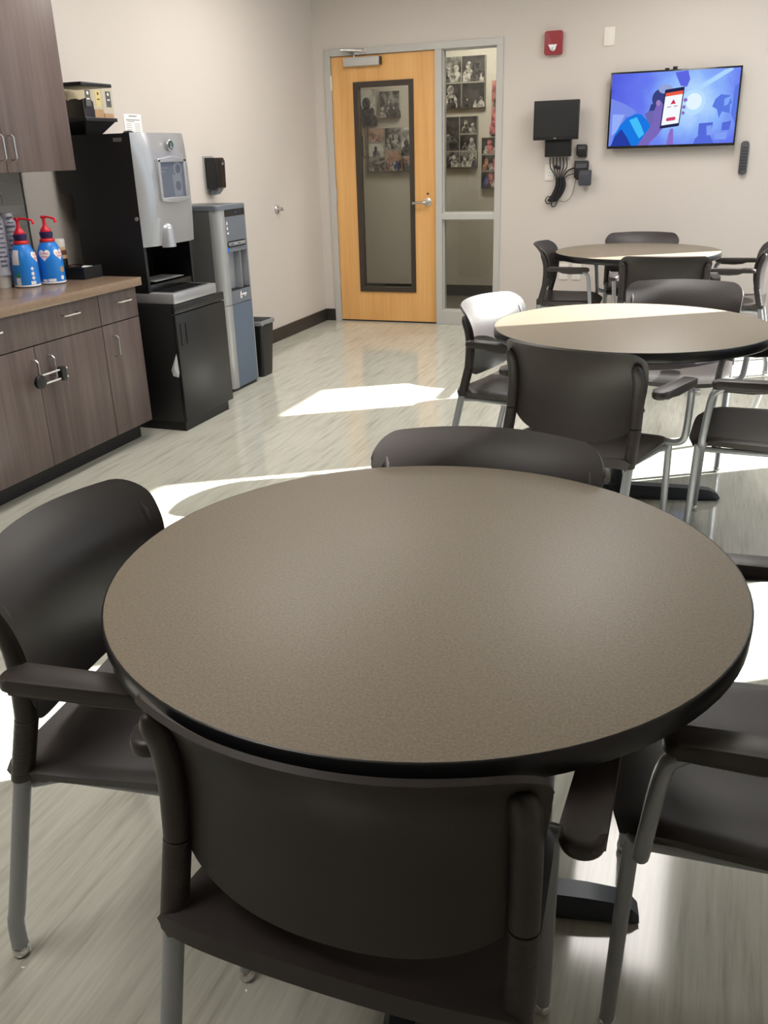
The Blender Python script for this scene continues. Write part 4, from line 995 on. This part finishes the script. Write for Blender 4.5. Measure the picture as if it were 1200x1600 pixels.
# television
t = wall_thing('television', 'large flat television showing a man holding up a phone', 'television', -0.459, 1.388)
TW_, TH_ = 0.914, 0.524
bobj('mount_plate', M['black'], t, -0.16, 0.16, -0.022, 0.0, 0.10, 0.42)
bobj('back_shell', M['black'], t, -TW_/2+0.04, TW_/2-0.04, -0.055, -0.022, 0.03, TH_-0.04, 0.004)
bobj('television_frame', M['blackgloss'], t, -TW_/2, TW_/2, -0.080, -0.055, 0, TH_, 0.002)
sx0, sx1, sz0_, sz1_ = -TW_/2+0.012, TW_/2-0.012, 0.018, TH_-0.012
def screen_mat():
    m = bpy.data.materials.new('television_picture'); m.use_nodes = True; nt = m.node_tree
    nt.nodes.remove(nt.nodes['Principled BSDF']); out = nt.nodes['Material Output']
    tc = nt.nodes.new('ShaderNodeTexCoord'); mp = nt.nodes.new('ShaderNodeMapping')
    mp.inputs['Location'].default_value = (-0.13, 0.0, -0.30)
    ln_ = nt.nodes.new('ShaderNodeVectorMath'); ln_.operation = 'LENGTH'
    rp = nt.nodes.new('ShaderNodeValToRGB'); e = rp.color_ramp.elements
    e[0].position = 0.06; e[0].color = S(190, 225, 255); e[1].position = 0.62; e[1].color = S(82, 92, 222)
    x_ = e.new(0.22); x_.color = S(140, 180, 252); x_ = e.new(0.38); x_.color = S(104, 122, 240)
    n = nt.nodes.new('ShaderNodeTexNoise'); n.inputs['Scale'].default_value = 9; n.inputs['Detail'].default_value = 2
    ad = nt.nodes.new('ShaderNodeMath'); ad.operation = 'MULTIPLY_ADD'; ad.inputs[1].default_value = 0.18; 
    sb = nt.nodes.new('ShaderNodeMath'); sb.operation = 'SUBTRACT'; sb.inputs[1].default_value = 0.09
    em_ = nt.nodes.new('ShaderNodeEmission')
    nt.links.new(tc.outputs['Object'], mp.inputs[0]); nt.links.new(mp.outputs[0], ln_.inputs[0]); nt.links.new(tc.outputs['Object'], n.inputs['Vector'])
    nt.links.new(n.outputs['Fac'], ad.inputs[0]); nt.links.new(ln_.outputs['Value'], ad.inputs[2]); nt.links.new(ad.outputs[0], sb.inputs[0])
    nt.links.new(sb.outputs[0], rp.inputs['Fac']); nt.links.new(rp.outputs['Color'], em_.inputs[0]); nt.links.new(em_.outputs[0], out.inputs[0]); m.cycles.emission_sampling = 'NONE'
    return m
scr = bobj('screen', screen_mat(), t, sx0, sx1, -0.0812, -0.080, sz0_, sz1_, smooth=0)
lay = [0]
def pic(name, col, polys, strength=1.0):
    lay[0] += 1; yv = -0.0812-0.00025*lay[0]; bm = B()
    for pl in polys: bm.faces.new([bm.verts.new((sx0+(sx1-sx0)*min(1, max(0, u)), yv, sz1_-(sz1_-sz0_)*min(1, max(0, v)))) for u, v in pl])
    bmesh.ops.triangulate(bm, faces=bm.faces)
    return obj(name, bm, emat('picture_'+name, col, strength), scr, smooth=0, recalc=False)
A_ = (sx1-sx0)/(sz1_-sz0_)
def el(cx, cy, r, sy=1.0): return ell(cx, cy, r, r*A_*sy, 22)
pic('picture_wall_panel', S(120, 140, 235), [[(0, .33), (.10, .40), (.20, .50), (.22, .56), (.13, .60), (.05, .95), (0, 1)]])
pic('picture_window', S(150, 175, 250), [[(.02, .55), (.12, .56), (.06, .80), (.02, .85)]])
pic('picture_shade', S(94, 104, 226), [[(.50, .02), (.60, 0), (.62, .12), (.60, .22), (.55, .20)]])
pic('picture_light_beam', S(175, 215, 255), [[(.60, .31), (.88, .02), (.93, .0), (.95, .02), (.66, .32)]])
pic('picture_lamp_halo', S(185, 222, 255), [el(.66, .43, .095)])
pic('picture_lamp', S(228, 245, 255), [el(.665, .42, .062)])
pic('picture_plants', S(92, 122, 226), [[(.83, .40), (.87, .34), (.90, .42), (.94, .36), (.96, .46), (.92, .52), (.95, .60), (.89, .57), (.87, .66), (.85, .54), (.81, .50)], [(.97, .25), (1, .2), (1, .75), (.96, .6)]])
pic('picture_leaves', S(128, 170, 248), [[(.90, .40), (.95, .37), (.93, .48), (.90, .50)]])
pic('picture_furniture', S(86, 108, 218), [[(.72, .72), (.83, .71), (.82, .86), (.72, .88)], [(.70, .93), (.74, .86), (.81, .87), (.85, 1), (.69, 1)], [(.90, .72), (.97, .70), (.96, .82), (.90, .83)]])
pic('picture_frames', S(130, 160, 245), [[(.78, .76), (.82, .75), (.83, .88), (.79, .89)], [(.85, .86), (.95, .85), (.94, .95), (.85, .95)]])
pic('picture_hair', S(58, 66, 130), [el(.395, .36, .062, 1.15), [(.31, .55), (.33, .42), (.40, .5), (.36, .58)]])
pic('picture_cap', S(150, 165, 215), [el(.435, .235, .055, .62)])
pic('picture_neck', S(110, 104, 178), [[(.28, .56), (.33, .52), (.40, .52), (.42, .70), (.33, .74)]])
pic('picture_shirt', S(28, 120, 226), [[(.02, 1), (.045, .84), (.09, .70), (.14, .61), (.21, .55), (.26, .57), (.31, .66), (.34, .74), (.30, .86), (.25, 1)]])
pic('picture_shirt_light', S(70, 190, 250), [[(.16, .64), (.22, .60), (.26, .72), (.29, .84), (.25, .90), (.20, .76)]])
pic('picture_shirt_shadow', S(40, 62, 160), [[(.02, 1), (.05, .86), (.10, .76), (.15, .88), (.19, 1)]])
pic('picture_arm', S(122, 104, 186), [[(.24, 1), (.29, .86), (.35, .70), (.36, .50), (.38, .42), (.41, .40), (.43, .46), (.43, .78), (.39, .88), (.34, .96), (.33, 1)]])
pic('picture_ear', S(160, 130, 190), [el(.385, .42, .018, 1.3)])
pic('picture_fingers', S(140, 110, 200), [el(.598, .395, .016, .9), el(.590, .49, .014), el(.588, .57, .013), [(.475, 1), (.485, .86), (.50, .78), (.52, .78), (.525, .88), (.53, 1)]])
def tl(u, v): return (.432+u*.152-v*.020, .245+v*.53-u*.03)   # phone frame of reference
pic('picture_phone', S(38, 40, 78), [[tl(0, 0.02), tl(.03, 0), tl(.97, 0), tl(1, .02), tl(1, .98), tl(.97, 1), tl(.03, 1), tl(0, .98)]])
pic('picture_phone_screen', S(244, 250, 255), [[tl(.06, .09), tl(.95, .09), tl(.95, .92), tl(.06, .92)]])
pic('picture_phone_header', S(236, 92, 70), [[tl(.06, .09), tl(.95, .09), tl(.95, .18), tl(.06, .18)]])
pic('picture_phone_warning', S(206, 44, 80), [[tl(.38, .40), tl(.50, .29), tl(.53, .29), tl(.66, .40)]])
pic('picture_phone_text', S(130, 120, 130), [[tl(.24, .455), tl(.44, .455), tl(.44, .475), tl(.24, .475)], [tl(.58, .455), tl(.76, .455), tl(.76, .475), tl(.58, .475)]])
pic('picture_phone_button', S(212, 70, 110), [[tl(.27, .77), tl(.32, .74), tl(.72, .74), tl(.76, .77), tl(.76, .80), tl(.72, .83), tl(.32, .83), tl(.27, .80)]])
bm = B(); box(bm, -0.02, 0.012, -0.075, -0.05, TH_, TH_+0.020, 0.003); box(bm, -0.075, -0.045, -0.072, -0.05, TH_, TH_+0.012, 0.003)
obj('camera_clip', bm, M['black'], t)
# remote on the wall
t = wall_thing('remote_control', 'dark grey remote control hung on the wall right of the television', 'remote', 0.072, 1.183)
obj('remote_body', prism(B(), rrect(-0.029, 0.029, 0.0, 0.232, 0.024), -0.030, -0.004, 'y', 0.006), M['remote'], t)
bobj('hook_pad', M['white'], t, -0.02, 0.02, -0.004, 0.0, 0.05, 0.18)
bm = B()
for r_ in range(8):
    for c_ in (-0.014, 0, 0.014): box(bm, c_-0.004, c_+0.004, -0.0325, -0.0295, 0.035+r_*0.021, 0.043+r_*0.021)
obj('remote_buttons', bm, M['black'], t, smooth=0)

# small computer monitor with box and cabling
t = wall_thing('wall_monitor', 'small black wall-mounted monitor, switched off, left of the television', 'monitor', -1.300, 1.455)
bm = B(); prism(bm, rrect(-0.170, 0.172, 0.010, 0.287, 0.004), -0.150, -0.110, 'y', 0.003); obj('monitor_body', bm, M['black'], t)
bobj('monitor_screen', M['screenoff'], t, -0.158, 0.160, -0.1515, -0.1495, 0.034, 0.275, smooth=0)
bobj('mount_arm', M['black'], t, -0.06, 0.07, -0.110, 0.0, 0.06, 0.20, 0.005)
bobj('device_box', M['black'], t, -0.086, 0.112, -0.100, -0.030, -0.112, 0.055, 0.006)
bobj('badge', M['ink'], t, -0.012, 0.008, -0.1520, -0.1500, 0.016, 0.026)
def adapter(label, x0, x1, z0, z1, d, m_):
    a = thing('power_adapter', label, 'power adapter', ((x0+x1)/2, YB, z0), 0, 'adapters beside the monitor')
    W_ = x1-x0; H_ = z1-z0
    bm = B(); prism(bm, [(-W_/2, 0.02), (-W_/2+0.02, 0), (W_/2, 0), (W_/2, H_-0.012), (W_/2-0.01, H_), (-W_/2, H_)], -d, 0.0, 'y', 0.005)
    bd = obj('adapter_body', bm, m_, a); bobj('adapter_face', M['remote'], bd, -W_/2+0.012, W_/2-0.012, -d-0.0015, -d, H_*0.62, H_*0.85)
adapter('black power adapter beside the monitor, uppermost of three', -1.150, -1.070, 1.335, 1.428, 0.045, M['black'])
adapter('black power adapter in the middle of the three, cables at its left', -1.160, -1.052, 1.170, 1.310, 0.045, M['black'])
ad3 = thing('power_adapter', 'dark grey adapter hanging in front of the lowest black one', 'power adapter', (-1.069, YB-0.046, 1.127), 0, 'adapters beside the monitor')
bm = B(); prism(bm, rrect(-0.048, 0.048, 0, 0.115, 0.012), -0.035, 0.0, 'y', 0.005); bd = obj('adapter_body', bm, mat('adapter_grey', S(62, 64, 72), 0.45), ad3)
bobj('adapter_face', M['remote'], bd, -0.03, 0.03, -0.0365, -0.035, 0.080, 0.100)
cb = thing('cable_bundle', 'tied bundle of black cables hanging below the monitor', 'cables', (-1.29, YB, 1.0))
def cable(pts, r=0.004, n=5, m_=None): return obj('cable', tube(B(), catmull(pts, n), r, 7), m_ or M['black'], cb, smooth=60)
for k in range(6):
    x0_ = -0.06+k*0.026
    cable([(x0_, -0.060, 0.340), (x0_+0.004, -0.050, 0.27), (-0.02+0.012*k, -0.040, 0.21), (-0.005+0.008*k, -0.036, 0.17)], 0.0042)
for k in range(9):
    a = k*0.7; ox, oy = 0.032*math.cos(a), 0.018*math.sin(a)
    cable([(0.022+ox*0.8, -0.038+oy, 0.190), (0.028+ox, -0.036+oy, 0.130), (0.000+ox, -0.036+oy, 0.060), (-0.040+ox*0.8, -0.036+oy, 0.015)], 0.0115)
cable([(-0.03, -0.03, 0.05), (-0.075, -0.03, 0.045), (-0.088, -0.03, 0.018), (-0.070, -0.03, -0.004), (-0.035, -0.03, 0.0)], 0.004)
cable([(-0.025, -0.03, 0.03), (-0.042, -0.03, -0.005), (-0.030, -0.03, -0.028), (-0.005, -0.03, -0.018), (0.01, -0.03, 0.03)], 0.004)
cable([(0.04, -0.035, 0.185), (0.075, -0.030, 0.235), (0.115, -0.026, 0.255), (0.128, -0.024, 0.255)], 0.006)
cable([(0.04, -0.03, 0.175), (0.085, -0.026, 0.205), (0.128, -0.024, 0.215)], 0.004)
cable([(0.02, -0.02, 0.015), (0.07, -0.018, 0.010), (0.115, -0.018, 0.05), (0.135, -0.018, 0.13), (0.140, -0.018, 0.175)], 0.002)
bm = B(); box(bm, -0.03, -0.008, -0.062, -0.035, 0.255, 0.285, 0.004); box(bm, 0.002, 0.022, -0.060, -0.035, 0.250, 0.278, 0.004); obj('cable_connector', bm, M['black'], cb)
def outlet(label, x0, x1, z0, z1):
    o = thing('wall_outlet', label, 'outlet', ((x0+x1)/2, YB, z0), 0, 'electrical outlets on the back wall')
    W_, H_ = x1-x0, z1-z0
    obj('cover_plate', prism(B(), rrect(-W_/2, W_/2, 0, H_, 0.005), -0.007, 0, 'y', 0.002), M['white'], o)
    for k in (0.30, 0.70):
        s_ = bobj('socket', M['paper'], o, -W_*0.25, W_*0.25, -0.0085, -0.0068, H_*k-0.015, H_*k+0.015, 0.0006)
        bm = B(); box(bm, -0.009, -0.006, -0.0090, -0.0084, H_*k-0.004, H_*k+0.008); box(bm, 0.006, 0.009, -0.0090, -0.0084, H_*k-0.004, H_*k+0.008); obj('slots', bm, M['ink'], s_, smooth=0)
outlet('white outlet half hidden behind the cables under the small monitor', -1.396, -1.325, 1.168, 1.288)
outlet('white outlet low on the back wall, left one of a pair', -1.247, -1.175, 0.402, 0.528)
outlet('white outlet low on the back wall, right one of a pair', -1.142, -1.070, 0.402, 0.528)
